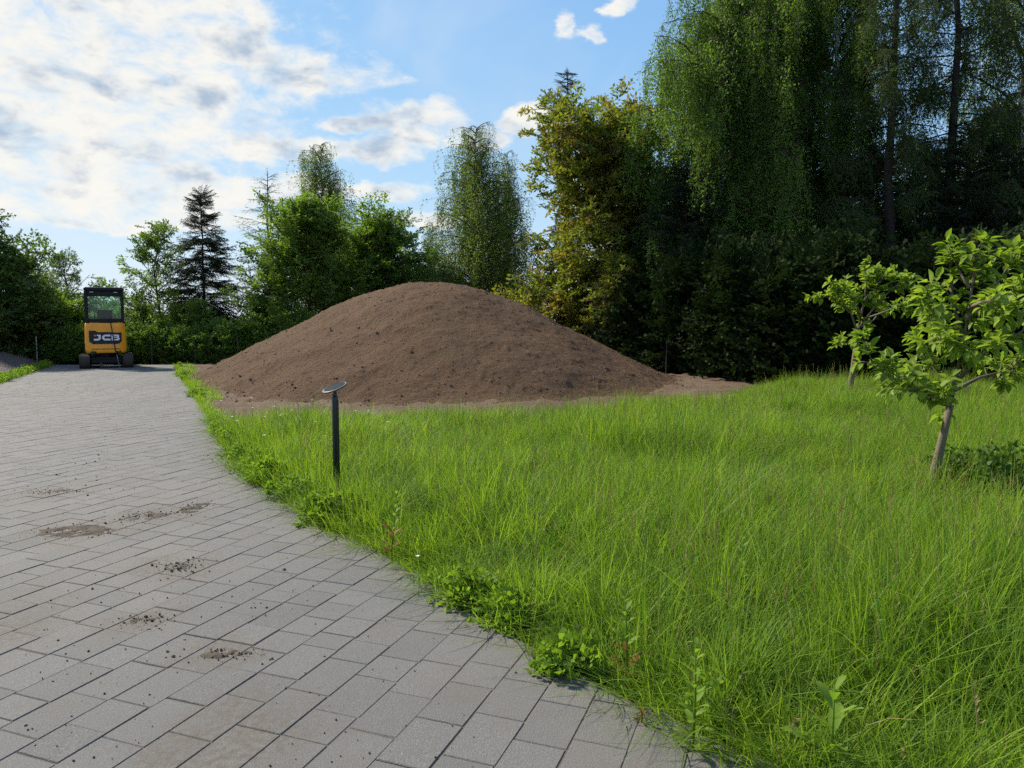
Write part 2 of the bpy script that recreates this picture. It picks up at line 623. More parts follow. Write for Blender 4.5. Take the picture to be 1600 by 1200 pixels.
def strand(name, mat, seed, L=0.9, n=44, ll=0.055, lw=0.042, spread=0.05, nstr=3, away=0.16):
    """hanging birch twigs, growing along +Z (turned to point down when placed)"""
    r = np.random.default_rng(seed)
    mb = MB(); P = []; D = []
    for s in range(nstr):
        off = r.normal(0, away, 3) * [1, 1, .5]
        sl_ = L * r.uniform(.6, 1.1)
        bend = r.normal(0, .12, 2)
        c = lambda f: np.array([off[0] * min(f * 4, 1) + bend[0] * f * f, off[1] * min(f * 4, 1) + bend[1] * f * f, f * sl_])
        mb.tube([c(0), c(.3), c(.65), c(1)], [.004, .003, .002, .001], 3, cap=False, slot=1)
        for i in range(n // nstr):
            f = r.uniform(.04, 1)
            P.append(c(f) + r.normal(0, spread, 3) * [1, 1, .3])
            d = np.array([r.normal(0, .6), r.normal(0, .6), .75]); D.append(d)
    P = np.array(P); D = np.array(D)
    sc = r.uniform(.7, 1.25, len(P))
    V, Q = leaf_quads(P, D, r.normal(0, 1, P.shape), ll * sc, lw * sc)
    mb.add(V, Q)
    me = mesh_np(name, mb.V, mb.F, [mat, M_twig])
    me.polygons.foreach_set('material_index', mb.S)
    return me


def needles(name, mat, seed, L=0.55, side=6, nl=0.03, nw=0.010, hang=0.0, step=0.02):
    """conifer branchlet along +Z, flat in XZ with twigs hanging a little to -Y"""
    r = np.random.default_rng(seed)
    mb = MB(); P = []; D = []
    axes = [(np.zeros(3), np.array([0, 0, 1.0]), L)]
    for i in range(side):
        f = (i + .5) / side
        for s in (-1, 1):
            d = np.array([s * .8, -hang + r.normal(0, .1), .75])
            axes.append((np.array([0, 0, f * L * .9]), d / np.linalg.norm(d), L * (.5 - .36 * f) * r.uniform(.8, 1.15)))
    for (o, d, ln) in axes:
        k = max(3, int(ln / step))
        for j in range(k):
            p = o + d * ln * (j + .5) / k + np.array([0, -hang * .5 * (ln * j / k) ** 2 * 4, 0])
            for s in range(2):
                v = np.cross(d, r.normal(0, 1, 3)); v /= np.linalg.norm(v)
                P.append(p); D.append(d * .75 + v * .75)
        mb.tube([o, o + d * ln * .98], [.006, .002], 3, cap=False, slot=1)
    P = np.array(P); D = np.array(D)
    V, Q = leaf_quads(P, D, r.normal(0, 1, P.shape), np.full(len(P), nl) * r.uniform(.8, 1.3, len(P)), np.full(len(P), nw))
    mb.add(V, Q)
    me = mesh_np(name, mb.V, mb.F, [mat, M_twig])
    me.polygons.foreach_set('material_index', mb.S)
    return me


source('birch', [strand('birch_twig', L_birch, s) for s in (1, 2, 3)])
source('birchy', [strand('birch_twig_bright', L_birchy, s, L=1.3, n=104, nstr=4, away=.12, ll=.06, lw=.046) for s in (4, 5, 6)])
source('broad', [spray('leafy_spray', L_broad, s, L=.6, side=5, per=6, ll=.10, lw=.06) for s in (1, 2, 3)])
source('broadd', [spray('dark_leafy_spray', L_broadd, s, L=.6, side=5, per=6, ll=.10, lw=.065) for s in (1, 2, 3)])
source('light', [spray('young_spray', L_light, s, L=.5, side=4, per=5, ll=.10, lw=.06) for s in (1, 2, 3)])
source('bronze', [spray('bronze_spray', L_bronze, s, L=.5, side=4, per=5, ll=.13, lw=.065, ang=.8, flat=.7, droop=.3) for s in (1, 2, 3)])
source('spruce', [needles('spruce_branchlet', L_spruce, s, L=.6, nl=.04, nw=.016, hang=.25) for s in (1, 2)])
source('larch', [needles('larch_branchlet', L_larch, s, L=.6, side=3, nl=.035, nw=.008, hang=.3, step=.03) for s in (1, 2)])
source('larchd', [needles('hanging_branchlet', L_larchd, s, L=.8, side=5, nl=.05, nw=.016, hang=.5, step=.028) for s in (1, 2, 3)])
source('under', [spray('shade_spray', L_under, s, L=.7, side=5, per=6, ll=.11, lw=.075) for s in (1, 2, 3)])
source('hedge', [spray('hedge_spray', L_hedge, s, L=.4, side=5, per=6, ll=.075, lw=.05, flat=.7) for s in (1, 2, 3)])

# ------------------------------------------------------------------ ground
gm = mesh_np('ground', [(-1500, -300, -.06), (1500, -300, -.06), (1500, 2500, -.06), (-1500, 2500, -.06)], [(0, 1, 2, 3)], M_ground)
tag(link('ground', gm), kind='structure')

# driveway edges in world metres (Y -> X)
RE = [(-6, 8.0), (-2, 4.9), (0, 3.1), (1.6, 1.65), (2.42, .88), (2.70, .62), (3.24, .17), (4.02, -.35), (4.82, -.88), (5.36, -1.30),
      (6.36, -1.97), (7.46, -2.72), (10.68, -4.24), (15.79, -6.72), (24.29, -10.83), (26, -11.65)]
RY = np.array([a for a, b in RE]); RX = np.array([b for a, b in RE])


def xr(Y): return np.interp(Y, RY, RX)
def xl(Y): return -12.04 - 0.434 * (np.asarray(Y) - 17.7)


YEND = 25.4
ang = R(20.4)
U = np.array([math.sin(ang), math.cos(ang)])      # along the courses
W_ = np.array([math.cos(ang), -math.sin(ang)])
SL, SW, JT = 0.300, 0.196, 0.006
bed = []
for Y in np.linspace(-3, YEND, 40):
    bed += [(xl(Y), Y, -.0034), (xr(Y) - .01, Y, -.0034)]
drive = link('driveway', mesh_np('driveway', bed, [(2 * i, 2 * i + 1, 2 * i + 3, 2 * i + 2) for i in range(39)], M_sand))
tag(drive, kind='structure')


def clip(poly, p, n):
    """keep the side where (q-p).n <= 0"""
    out = []
    for i in range(len(poly)):
        a, b = poly[i], poly[(i + 1) % len(poly)]
        da = (a[0] - p[0]) * n[0] + (a[1] - p[1]) * n[1]
        db = (b[0] - p[0]) * n[0] + (b[1] - p[1]) * n[1]
        if da <= 0: out.append(a)
        if da * db < 0:
            t = da / (da - db)
            out.append((a[0] + (b[0] - a[0]) * t, a[1] + (b[1] - a[1]) * t))
    return out


def stone_geo(poly, c, ch=0.003, th=0.055):
    """chamfered slab; poly relative to c"""
    n = len(poly)
    ctr = np.mean(poly, axis=0)
    V = []; Fc = []
    for (z, s) in ((-th, 0), (-ch, 0), (0, ch)):
        for p in poly:
            q = np.array(p) - ctr
            ln = np.linalg.norm(q)
            q = q * (1 - 1.3 * s / max(ln, .03)) + ctr
            V.append((q[0] - c[0], q[1] - c[1], z))
    for k_ in range(2):
        for i in range(n):
            j = (i + 1) % n
            Fc.append((k_ * n + i, k_ * n + j, (k_ + 1) * n + j, (k_ + 1) * n + i))
    Fc.append(tuple(2 * n + i for i in range(n)))
    return V, Fc


SW, JT = 0.200, 0.005
LENS = (0.300, 0.200, 0.150)
hw = (SW - JT) / 2
REL = []
FULL = []
for L0 in LENS:
    hl = (L0 - JT) / 2
    REL.append([tuple(U * p + W_ * q) for p, q in ((-hl, -hw), (-hl, hw), (hl, hw), (hl, -hw))])
    fv, ff = stone_geo(REL[-1], (0, 0))
    FULL.append(mesh_np('paving_stone', fv, ff, M_stone))
stones = []
seg = [((xr(a), a), (xr(b), b)) for a, b in zip(RY[:-1], RY[1:])]
for j in range(-120, 160):
    run = -21.0 - rng.uniform(0, .5)
    while run < 36:
        kind_ = int(rng.choice(3, p=(.62, .30, .08)))
        L0 = LENS[kind_]
        c = W_ * (j * SW) + U * (run + L0 / 2)
        run += L0
        full_rel = REL[kind_]
        if not (-2.6 < c[1] < YEND + .1): continue
        if c[0] > xr(c[1]) + .25 or c[0] < xl(c[1]) - .25: continue
        jc = c + rng.normal(0, .0016, 2)
        poly = [tuple(jc + np.array(p)) for p in full_rel]
        cut = False
        corner_out = any(p[0] > xr(p[1]) for p in poly)
        if corner_out:
            k_ = int(np.clip(np.searchsorted(RY, c[1]) - 1, 0, len(seg) - 1))
            (ax, ay), (bx_, by) = seg[k_]
            nrm = np.array([by - ay, -(bx_ - ax)]); nrm /= np.linalg.norm(nrm)
            poly = clip(poly, np.array((ax, ay)) + nrm * float(np.clip(rng.normal(-.015, .03), -.09, .03)), nrm); cut = True
        if len(poly) >= 3 and any(p[0] < xl(p[1]) for p in poly):
            nrm = -np.array([1, .434]); nrm = nrm / np.linalg.norm(nrm)
            poly = clip(poly, (-12.04, 17.7), nrm); cut = True
        if len(poly) >= 3 and any(p[1] > YEND for p in poly):
            poly = clip(poly, (0, YEND), (0, 1)); cut = True
        if len(poly) < 3: continue
        a_ = np.array(poly)
        area = abs(np.sum(a_[:, 0] * np.roll(a_[:, 1], -1) - a_[:, 1] * np.roll(a_[:, 0], -1))) / 2
        if area < .004: continue
        cc = a_.mean(0)
        # projected size in the photograph
        y_ = cc[1] * math.cos(PITCH) + EYE * math.sin(PITCH)
        vis = 0
        if y_ > .5:
            upx = 800 + F * cc[0] / y_
            vpx = 600 + F * (EYE * math.cos(PITCH) - cc[1] * math.sin(PITCH)) / y_
            if -30 < upx < 1630 and vpx < 1225:
                vis = area / y_ ** 3
        stones.append((vis, cut, tuple(jc), poly, kind_))
stones.sort(key=lambda s: -s[0])
fieldV = MB()
for q, (vis, cut, c, poly, kind_) in enumerate(stones):
    dz_ = np.clip(rng.normal(0, .0009), -.0018, .002)
    tx, ty = np.clip(rng.normal(0, .0024, 2), -.005, .005)
    if q < 300:
        if cut:
            V, Fc = stone_geo(poly, c)
            me = mesh_np('paving_stone', V, Fc, M_stone)
        else:
            me = FULL[kind_]
        o = link('paving_stone', me, drive, (c[0], c[1], dz_))
        o.rotation_euler = (tx, ty, 0)
    else:
        V, Fc = stone_geo(poly, c)
        V = [(v[0] + c[0], v[1] + c[1], v[2] + dz_ + v[1] * tx - v[0] * ty) for v in V]
        fieldV.add(V, Fc)
tag(fieldV.build('paving_field', M_stone2, drive), kind='stuff')

# ------------------------------------------------------------------ soil heap, bare soil, bank
MC = np.array([-2.25, 20.6])
PR = [(0, 2.50), (.6, 2.48), (1.2, 2.37), (1.9, 2.19), (2.7, 1.88), (3.8, 1.32), (4.9, .77), (5.7, .36), (6.2, .11), (6.5, -.02), (9, -.25)]


def mound_h(x, y, fine=True):
    x = np.asarray(x, float); y = np.asarray(y, float)
    dx_, dy_ = x - MC[0], y - MC[1]
    r = np.sqrt(dx_ ** 2 + (dy_ * 1.0) ** 2)
    th = np.arctan2(dy_, dx_)
    r = r * (1 + .035 * np.sin(2 * th + .6) + .025 * np.sin(3 * th + 2) - .03 * np.cos(th)) + (fbm(x, y, .5, 3, 5) - .5) * .5
    rs = np.linspace(0, 9, 200)
    hs = np.interp(rs, [p[0] for p in PR], [p[1] for p in PR])
    hs = np.convolve(np.pad(hs, 5, mode='edge'), np.ones(11) / 11, 'valid')
    h = np.interp(r, rs, hs)
    if fine:
        h = h + (fbm(x, y, .8, 3, 40) - .5) * .13 + (fbm(x, y, 5, 3, 50) - .5) * .042 + (np.maximum(fbm(x, y, 10, 2, 60) - .62, 0)) * .12
    return h


def grid(x0, x1, y0, y1, nx, ny, hf):
    X, Y = np.meshgrid(np.linspace(x0, x1, nx), np.linspace(y0, y1, ny))
    Z = hf(X, Y)
    V = np.stack([X.ravel(), Y.ravel(), Z.ravel()], 1)
    idx = np.arange(nx * ny).reshape(ny, nx)
    Fc = np.stack([idx[:-1, :-1].ravel(), idx[:-1, 1:].ravel(), idx[1:, 1:].ravel(), idx[1:, :-1].ravel()], 1)
    return V, Fc


V, Fc = grid(MC[0] - 7.4, MC[0] + 7.4, MC[1] - 7.4, MC[1] + 7.4, 320, 320, mound_h)
keep = (V[Fc[:, 0], 2] > -.055)
me = mesh_np('soil_heap', V, Fc[keep], M_mound, True)
bm = bmesh.new(); bm.from_mesh(me)
bmesh.ops.delete(bm, geom=[v for v in bm.verts if not v.link_faces], context='VERTS')
bm.to_mesh(me); bm.free()
heap = empty('soil_heap', (0, 0, 0))
tag(heap, 'huge rounded heap of loose brown soil between the driveway and the dark trees', 'soil heap')
link('soil_surface', me, heap)


def in_apron(x, y):
    x = np.asarray(x); y = np.asarray(y)
    d = np.sqrt(((x - MC[0]) / 8.3) ** 2 + ((y - MC[1]) / 9.5) ** 2) + (fbm(x, y, .8, 3, 9) - .5) * .20
    rightspread = (np.abs(y - 17.3 - .2 * (x - 4)) < 1.1 + (fbm(x, y, 1.2, 2, 12) - .5)) & (x > 1) & (x < 5.6)
    return (d < 1.0) | rightspread


V, Fc = grid(-11.5, 7, 9.8, 30, 150, 165, lambda x, y: -.02 + (fbm(x, y, 1.5, 4, 21) - .5) * .10 + np.maximum(fbm(x, y, 7, 2, 23) - .6, 0) * .22)
cx = V[Fc].mean(1)
keep = in_apron(cx[:, 0], cx[:, 1]) & (cx[:, 0] > xr(cx[:, 1]) + .12)
keep |= (cx[:, 1] > 20) & (cx[:, 0] > xr(cx[:, 1]) + .12)
tag(link('bare_soil', mesh_np('bare_soil', V, Fc[keep], M_apron, True)), kind='structure')


def clod_mesh(seed, mat):
    r = np.random.default_rng(seed)
    bm = bmesh.new()
    bmesh.ops.create_icosphere(bm, subdivisions=1, radius=1)
    for v in bm.verts:
        v.co *= r.uniform(.7, 1.2)
        v.co.z *= .5
    me = bpy.data.meshes.new('clod'); bm.to_mesh(me); bm.free()
    me.materials.append(mat)
    return me


source('clod', [clod_mesh(s, M_clod) for s in range(4)])
source('crumb', [clod_mesh(s + 9, M_dirt) for s in range(3)])
n = 4200
a = rng.uniform(0, 2 * math.pi, n); rr = 7.3 * np.sqrt(rng.uniform(0.0, 1, n))
edge_more = rng.random(n) < .3
rr = np.where(edge_more, rng.normal(6.2, .5, n), rr)
px_ = MC[0] + rr * np.cos(a); py_ = MC[1] + rr * np.sin(a)
ok = px_ > xr(py_) + .2
px_, py_ = px_[ok], py_[ok]
pz_ = np.maximum(mound_h(px_, py_), -.01)
sz = np.minimum(.007 + rng.exponential(.008, len(px_)), .040)
tag(scatter('soil_clods', 'clod', np.stack([px_, py_, pz_], 1), rng.uniform(0, 6, (len(px_), 3)), sz, heap), kind='stuff')

# low bank of grey soil left of the driveway
def bank_h(s, q):
    return -.06 + .44 * np.clip((q - .35) / 1.3, 0, 1) ** .8 * (.75 + .5 * fbm(s, q, .5, 3, 70)) + (fbm(s, q, 3.5, 3, 71) - .5) * .12
V, Fc = grid(12.0, 27, 0.25, 6.5, 130, 60, bank_h)
V = np.stack([xl(V[:, 0]) - V[:, 1], V[:, 0], V[:, 2]], 1)
bank = link('soil_bank', mesh_np('soil_bank', V, Fc[:, ::-1], M_bank, True))
tag(bank, 'low bank of grey-brown soil along the left edge of the driveway', 'soil bank')

# dropped dirt on the paving
tracks_ = [((-3.10, 5.28), .34, .20, .030, 'broad patch of trodden brown dirt on the paving, largest of the patches'),
           ((-2.80, 5.70), .24, .20, .018, 'faint scattered dirt patch on the paving just behind the largest patch'),
           ((-2.55, 5.95), .13, .26, .022, 'narrow streak of dark soil crumbs on the paving, nearest the grass'),
           ((-1.27, 3.29), .16, .06, .028, 'small lumpy ridge of brown soil lying on the near paving stones'),
           ((-2.02, 4.50), .15, .14, .012, 'sprinkle of dark soil crumbs on the middle of the paving'),
           ((-1.86, 3.67), .13, .09, .010, 'thin smear of crumbled soil left of the lumpy soil ridge'),
           ((-4.02, 6.52), .25, .13, .014, 'thin dirt patch on the paving near the left picture edge')]
for (c, rx_, ry_, hh, lab) in tracks_:
    e_ = empty('dirt_patch', (c[0], c[1], 0))
    tag(e_, lab, 'dirt', 'soil dropped on the driveway')
    hf = lambda x, y: -.006 + hh * (1.6 * fbm(x + c[0], y + c[1], 16, 3, 80) - .25) * np.maximum(1 - (x / rx_) ** 2 - (y / ry_) ** 2, -1) - .002
    V, Fc = grid(-rx_, rx_, -ry_, ry_, 44, 36, hf)
    kp = V[Fc][:, :, 2].max(1) > -.001
    if kp.any():
        link('smear', mesh_np('smear', V, Fc[kp], M_dirt, True), e_)
    k_ = int(160 * (rx_ + ry_) / .4)
    pp = rng.normal(0, .5, (k_, 2)) * [rx_, ry_]
    tag(scatter('crumbs', 'crumb', np.concatenate([pp, np.full((k_, 1), .002)], 1), rng.uniform(0, 6, (k_, 3)), np.minimum(.0015 + rng.exponential(.0022, k_), .010), e_), kind='stuff')
k_ = 9000
yy = 2.0 + 18 * rng.random(k_) ** 1.6; xx = xl(yy) + (xr(yy) - xl(yy)) * rng.uniform(.02, .98, k_)
kp = (fbm(xx + .43 * yy, yy * .35, 1.6, 3, 90) + rng.normal(0, .05, k_)) > .60
kp &= rng.random(k_) < .6
kp |= rng.random(k_) < .06
xx, yy = xx[kp], yy[kp]; k_ = len(xx)
tag(scatter('soil_crumbs', 'crumb', np.stack([xx, yy, np.full(k_, .002)], 1), rng.uniform(0, 6, (k_, 3)), np.minimum(.0015 + rng.exponential(.0020, k_), .016)),
    'fine crumbs of soil scattered all over the paving', 'soil', kind='stuff')


# ------------------------------------------------------------------ mini excavator
M_orange = plain('orange_paint', (0.95, 0.37, 0.018), 0.35, 0.5, var=0.06, dirt=(0.42, 0.19, 0.04))
M_black = plain('black_paint', (0.008, 0.009, 0.012), 0.45, 0.25)
M_panel = plain('black_panel', (0.010, 0.011, 0.016), 0.5, 0.4)
M_rubber = plain('track_rubber', (0.045, 0.036, 0.029), 0.85, 0.3, dirt=(0.14, 0.10, 0.07), scale=12)
M_steel = plain('dark_steel', (0.05, 0.05, 0.05), 0.55, 0.5, 0.3, dirt=(0.12, 0.09, 0.07))
M_white = plain('white_letter', (0.80, 0.80, 0.82), 0.5, 0.4, var=.03)
M_redor = plain('red_orange_mark', (0.75, 0.14, 0.03), 0.5, 0.4, var=.03)
M_seat = plain('seat_vinyl', (0.02, 0.022, 0.024), 0.6, 0.4)
M_lamp = plain('lamp_lens', (0.25, 0.03, 0.02), 0.25, 0.6)
M_hose = plain('hose_rubber', (0.02, 0.02, 0.02), 0.6, 0.4)
M_rodgrey = plain('grey_metal', (0.35, 0.35, 0.36), 0.4, 0.5, 0.6)


def glassmat(name, tint):
    m_, t = new_mat(name)
    tr = t.n('ShaderNodeBsdfTransparent'); tr.inputs[0].default_value = (*tint, 1)
    gl = t.n('ShaderNodeBsdfGlossy'); gl.inputs['Roughness'].default_value = .03
    fr = t.n('ShaderNodeFresnel'); fr.inputs[0].default_value = 1.5
    mx = t.n('ShaderNodeMixShader')
    t.l(fr.outputs[0], mx.inputs[0]); t.l(tr.outputs[0], mx.inputs[1]); t.l(gl.outputs[0], mx.inputs[2])
    finish(t, mx.outputs[0])
    return m_


M_glass = glassmat('tinted_glass', (0.66, 0.86, 0.78))

ex = empty('mini_excavator', (-13.02, 24.25, 0), R(27.5))
tag(ex, 'orange and black mini excavator parked at the far end of the driveway, seen from behind', 'excavator')
# local axes: x right, y away from the camera, z up; rear face at y = -0.75
for sx in (-1, 1):
    tr = empty('track', (sx * .60, 0, 0)); tr.parent = ex
    outline = []
    Lh, rad = .62, .195
    for k_ in range(15):
        t_ = -math.pi / 2 + math.pi * k_ / 14
        outline.append((Lh + rad * math.cos(t_), rad + .01 + rad * math.sin(t_)))
    for k_ in range(15):
        t_ = math.pi / 2 + math.pi * k_ / 14
        outline.append((-Lh + rad * math.cos(t_), rad + .01 + rad * math.sin(t_)))
    Mx = Matrix(((0, 0, 1, -.13), (1, 0, 0, 0), (0, 1, 0, 0), (0, 0, 0, 1)))
    MB().prism([(p[0], p[1] * .98 + .004) for p in outline], .26, Mx).build('belt', M_rubber, tr)
    # tread pads all round
    pads = MB().box((0, 0, 0), (.29, .05, .034), .006)
    pm = mesh_np('tread_pad', pads.V, pads.F, M_rubber)
    per = []
    for a_, b_ in zip(outline, outline[1:] + outline[:1]):
        ln = math.hypot(b_[0] - a_[0], b_[1] - a_[1])
        m_ = max(1, round(ln / .09)) if ln > .3 else 1
        for q in range(m_):
            f = (q + .5) / m_
            per.append((a_[0] + (b_[0] - a_[0]) * f, a_[1] + (b_[1] - a_[1]) * f, math.atan2(b_[1] - a_[1], b_[0] - a_[0])))
    for (yy_, zz_, an) in per[::2] if len(per) > 60 else per:
        o = link('tread_pad', pm, tr, (0, yy_, max(zz_, .018)))
        o.rotation_euler = (an, 0, 0)
    for yy_ in (-.62, .62):
        wv = MB().tube([(-.14, yy_, .205), (.14, yy_, .205)], .13, 16)
        wv.build('wheel', M_steel, tr)
und = MB().box((0, 0, .27), (.92, .95, .16), .02).box((0, -.52, .20), (.86, .10, .10), .015)
und.tube([(0, .0, .33), (0, 0, .47)], .33, 20)
und.build('undercarriage', M_black, ex)
und2 = MB().tube([(-.16, -.66, .05), (.34, -.66, .05)], .018, 8).box((-.16, -.66, .10), (.06, .05, .14), .008)
und2.build('tow_bar', M_steel, ex)
blade = MB().box((0, 1.15, .17), (1.42, .05, .30), .012).box((-.35, .85, .2), (.08, .6, .08), .01).box((.35, .85, .2), (.08, .6, .08), .01)
blade.build('dozer_blade', M_black, ex)
# orange rear body: rounded in plan, bulging a little backwards
def body_section(z, inset):
    pts = []
    hw_, yb, yf, rc = .575 - inset, -.74 + inset * .8, .62, .26
    for k_ in range(7):
        t_ = math.pi + (math.pi / 2) * k_ / 6
        pts.append((-hw_ + rc + rc * math.cos(t_), yb + rc + rc * math.sin(t_), z))
    for k_ in range(7):
        t_ = 1.5 * math.pi + (math.pi / 2) * k_ / 6
        pts.append((hw_ - rc + rc * math.cos(t_), yb + rc + rc * math.sin(t_), z))
    pts += [(hw_, yf, z), (-hw_, yf, z)]
    return pts
rings = [(.47, .035), (.50, .012), (.56, .0), (.76, .0), (1.10, .005), (1.32, .01), (1.385, .02), (1.405, .045)]
bv = MB(); V = []; Fc = []
for (z, i_) in rings: V += body_section(z, i_)
nr = 16
for k_ in range(len(rings) - 1):
    for i in range(nr):
        j = (i + 1) % nr
        Fc.append((k_ * nr + i, k_ * nr + j, (k_ + 1) * nr + j, (k_ + 1) * nr + i))
Fc.append(tuple(range(nr))[::-1]); Fc.append(tuple((len(rings) - 1) * nr + i for i in range(nr)))
bv.add(V, Fc)
body = bv.build('rear_body', M_orange, ex)
md = body.modifiers.new('bevel', 'BEVEL'); md.width = .01; md.segments = 2; md.limit_method = 'ANGLE'; md.angle_limit = R(50)
MB().box((0, -.742, .60), (.80, .02, .018), .004).build('seam', M_panel, body)
for sx in (-1, 1):
    MB().box((sx * .345, -.735, .505), (.15, .04, .05), .008).build('lower_slot', M_panel, body)
# black name panel with chamfered lower corners, standing on the rear face
Mr = Matrix(((1, 0, 0, 0), (0, 0, -1, -.738), (0, 1, 0, 0), (0, 0, 0, 1)))
pn = [(-.35, .755), (.36, .755), (.45, .84), (.45, 1.11), (.20, 1.11), (.165, 1.125), (-.23, 1.125), (-.265, 1.17), (-.45, 1.17), (-.45, .84)]
panel = MB().prism(pn, .014, Mr).build('name_panel', M_panel, body)
Mr2 = Matrix(((1, 0, 0, 0), (0, 0, -1, -.7525), (0, 1, 0, 0), (0, 0, 0, 1)))


def arc(cx_, cy_, rx_, ry_, a0, a1, n_=8):
    return [(cx_ + rx_ * math.cos(R(a0 + (a1 - a0) * i / n_)), cy_ + ry_ * math.sin(R(a0 + (a1 - a0) * i / n_))) for i in range(n_ + 1)]


def stroke(outer, inner):
    """strip between two polylines of equal length"""
    V = list(outer) + list(inner); n_ = len(outer)
    return V, [(i, i + 1, n_ + i + 1, n_ + i) for i in range(n_ - 1)]


def letter(name, strips, mat):
    mb = MB()
    for (o_, i_) in strips:
        V, Fc = stroke(o_, i_)
        n_ = len(V)
        lo = [Mr2 @ Vector((v[0], v[1], 0)) for v in V]; hi = [Mr2 @ Vector((v[0], v[1], .006)) for v in V]
        FF = [tuple(i + n_ for i in f) for f in Fc]
        m2 = len(o_)
        ring = list(range(m2)) + list(range(2 * m2 - 1, m2 - 1, -1))
        FF += [(ring[i], ring[(i + 1) % n_], ring[(i + 1) % n_] + n_, ring[i] + n_) for i in range(n_)]
        mb.add(lo + hi, FF)
    o = mb.build(name, mat, panel)
    return o


z0, zt, sw = .865, 1.045, .055           # baseline, cap height, stroke
# J: short bar at the top left, stem, hook to the left
letter('letter_j', [([(-.13, zt), *arc(-.22, z0 + .075, .09, .075, 0, -90), (-.32, z0)],
                     [(-.19, zt), *arc(-.22, z0 + .075, .03, .022, 0, -90), (-.32, z0 + sw)])], M_white)
letter('letter_j_bar', [([(-.19, zt), (-.235, zt)], [(-.19, zt - .042), (-.235, zt - .042)])], M_white)
letter('red_mark', [([(-.255, zt), (-.32, zt)], [(-.255, zt - .05), (-.32, zt - .05)])], M_redor)
letter('letter_c', [([(.135, zt), (.0, zt), *arc(-.005, z0 + .09, .09, .09, 90, 270, 10), (.0, z0), (.135, z0)],
                     [(.135, zt - sw), (.0, zt - sw), *arc(-.005, z0 + .09, .03, .035, 90, 270, 10), (.0, z0 + sw), (.135, z0 + sw)])], M_white)
letter('letter_b', [([(.165, zt), (.165, z0)], [(.225, zt), (.225, z0)]),
                    ([(.225, zt), (.32, zt), *arc(.33, zt - .047, .05, .047, 80, -80, 6), (.32, z0 + .078), (.225, z0 + .078)],
                     [(.225, zt - .040), (.31, zt - .040), *arc(.315, zt - .05, .012, .008, 80, -80, 6), (.31, z0 + .115), (.225, z0 + .115)]),
                    ([(.225, z0 + .078), (.325, z0 + .098), *arc(.335, z0 + .049, .055, .049, 80, -80, 6), (.325, z0), (.225, z0)],
                     [(.225, z0 + .0775), (.315, z0 + .0770), *arc(.32, z0 + .055, .012, .010, 80, -80, 6), (.315, z0 + .042), (.225, z0 + .042)])], M_white)
# cab: posts, roof, sills, glass
cab = empty('cab', (0, 0, 0)); cab.parent = ex
W2, yB, yF, zB, zT = .545, -.60, .62, 1.407, 2.40
cf = MB()
for sx in (-1, 1):
    cf.box((sx * (W2 - .045), yB + .05, (zB + zT) / 2), (.09, .10, zT - zB), .018)
    cf.box((sx * (W2 - .04), yF - .04, (zB + zT) / 2 - .1), (.07, .08, zT - zB + .2), .018)
    cf.box((sx * (W2 - .035), (yB + yF) / 2, zB + .06), (.05, yF - yB - .2, .115), .012)
    cf.box((sx * (W2 - .04), (yB + yF) / 2, zT - .03), (.06, yF - yB - .2, .06), .012)
cf.box((0, yB + .05, zB + .068), (2 * W2 - .19, .085, .13), .012)
cf.box((0, yB + .05, zT - .085), (2 * W2 - .19, .085, .165), .012)
cf.box((0, yF - .04, zT - .04), (2 * W2 - .16, .07, .08), .012)
cf.build('cab_frame', M_black, cab)
roof = MB().box((0, .01, 2.455), (1.10, 1.30, .13), .045).build('roof', M_black, cab)
MB().box((-.12, -.35, 2.54), (.10, .12, .05), .012).build('roof_beacon_base', M_black, roof)
for sx in (-1, 1):
    MB().box((sx * .33, -.655, 2.36), (.11, .05, .03), .006).build('rear_light', M_rodgrey, roof)
gl = MB().add([(-W2 + .09, yB + .05, zB + .13), (W2 - .09, yB + .05, zB + .13), (W2 - .09, yB + .05, zT - .165), (-W2 + .09, yB + .05, zT - .165)], [(0, 1, 2, 3)])
gl.build('rear_window', M_glass, cab)
gl = MB().add([(-W2 + .08, yF - .04, zB - .1), (W2 - .08, yF - .04, zB - .1), (W2 - .08, yF - .04, zT - .08), (-W2 + .08, yF - .04, zT - .08)], [(0, 1, 2, 3)])
gl.build('front_window', M_glass, cab)
for sx in (-1, 1):
    xx_ = sx * (W2 - .035)
    MB().add([(xx_, yB + .1, zB + .11), (xx_, yF - .08, zB + .11), (xx_, yF - .08, zT - .06), (xx_, yB + .1, zT - .06)], [(0, 1, 2, 3)]).build('side_window', M_glass, cab)
MB().box((0, -.18, 1.60), (.44, .12, .44), .05).box((0, .02, 1.45), (.46, .44, .12), .04).build('driver_seat', M_seat, cab)
for sx in (-1, 1):
    MB().tube([(sx * .30, .12, 1.40), (sx * .29, .16, 1.66)], [.014, .02], 8).build('control_lever', M_seat, cab)
# hand strap / hose down the back
MB().tube([(.145, -.63, 1.50), (.165, -.78, 1.36), (.20, -.775, 1.10), (.225, -.775, .85), (.26, -.79, .55), (.31, -.76, .30), (.35, -.72, .06)], [.014] * 7, 8).build('hose', M_hose, ex, True)
MB().tube([(.29, -.80, .42), (.36, -.74, .02)], .012, 8).build('hose_end', M_rodgrey, ex)
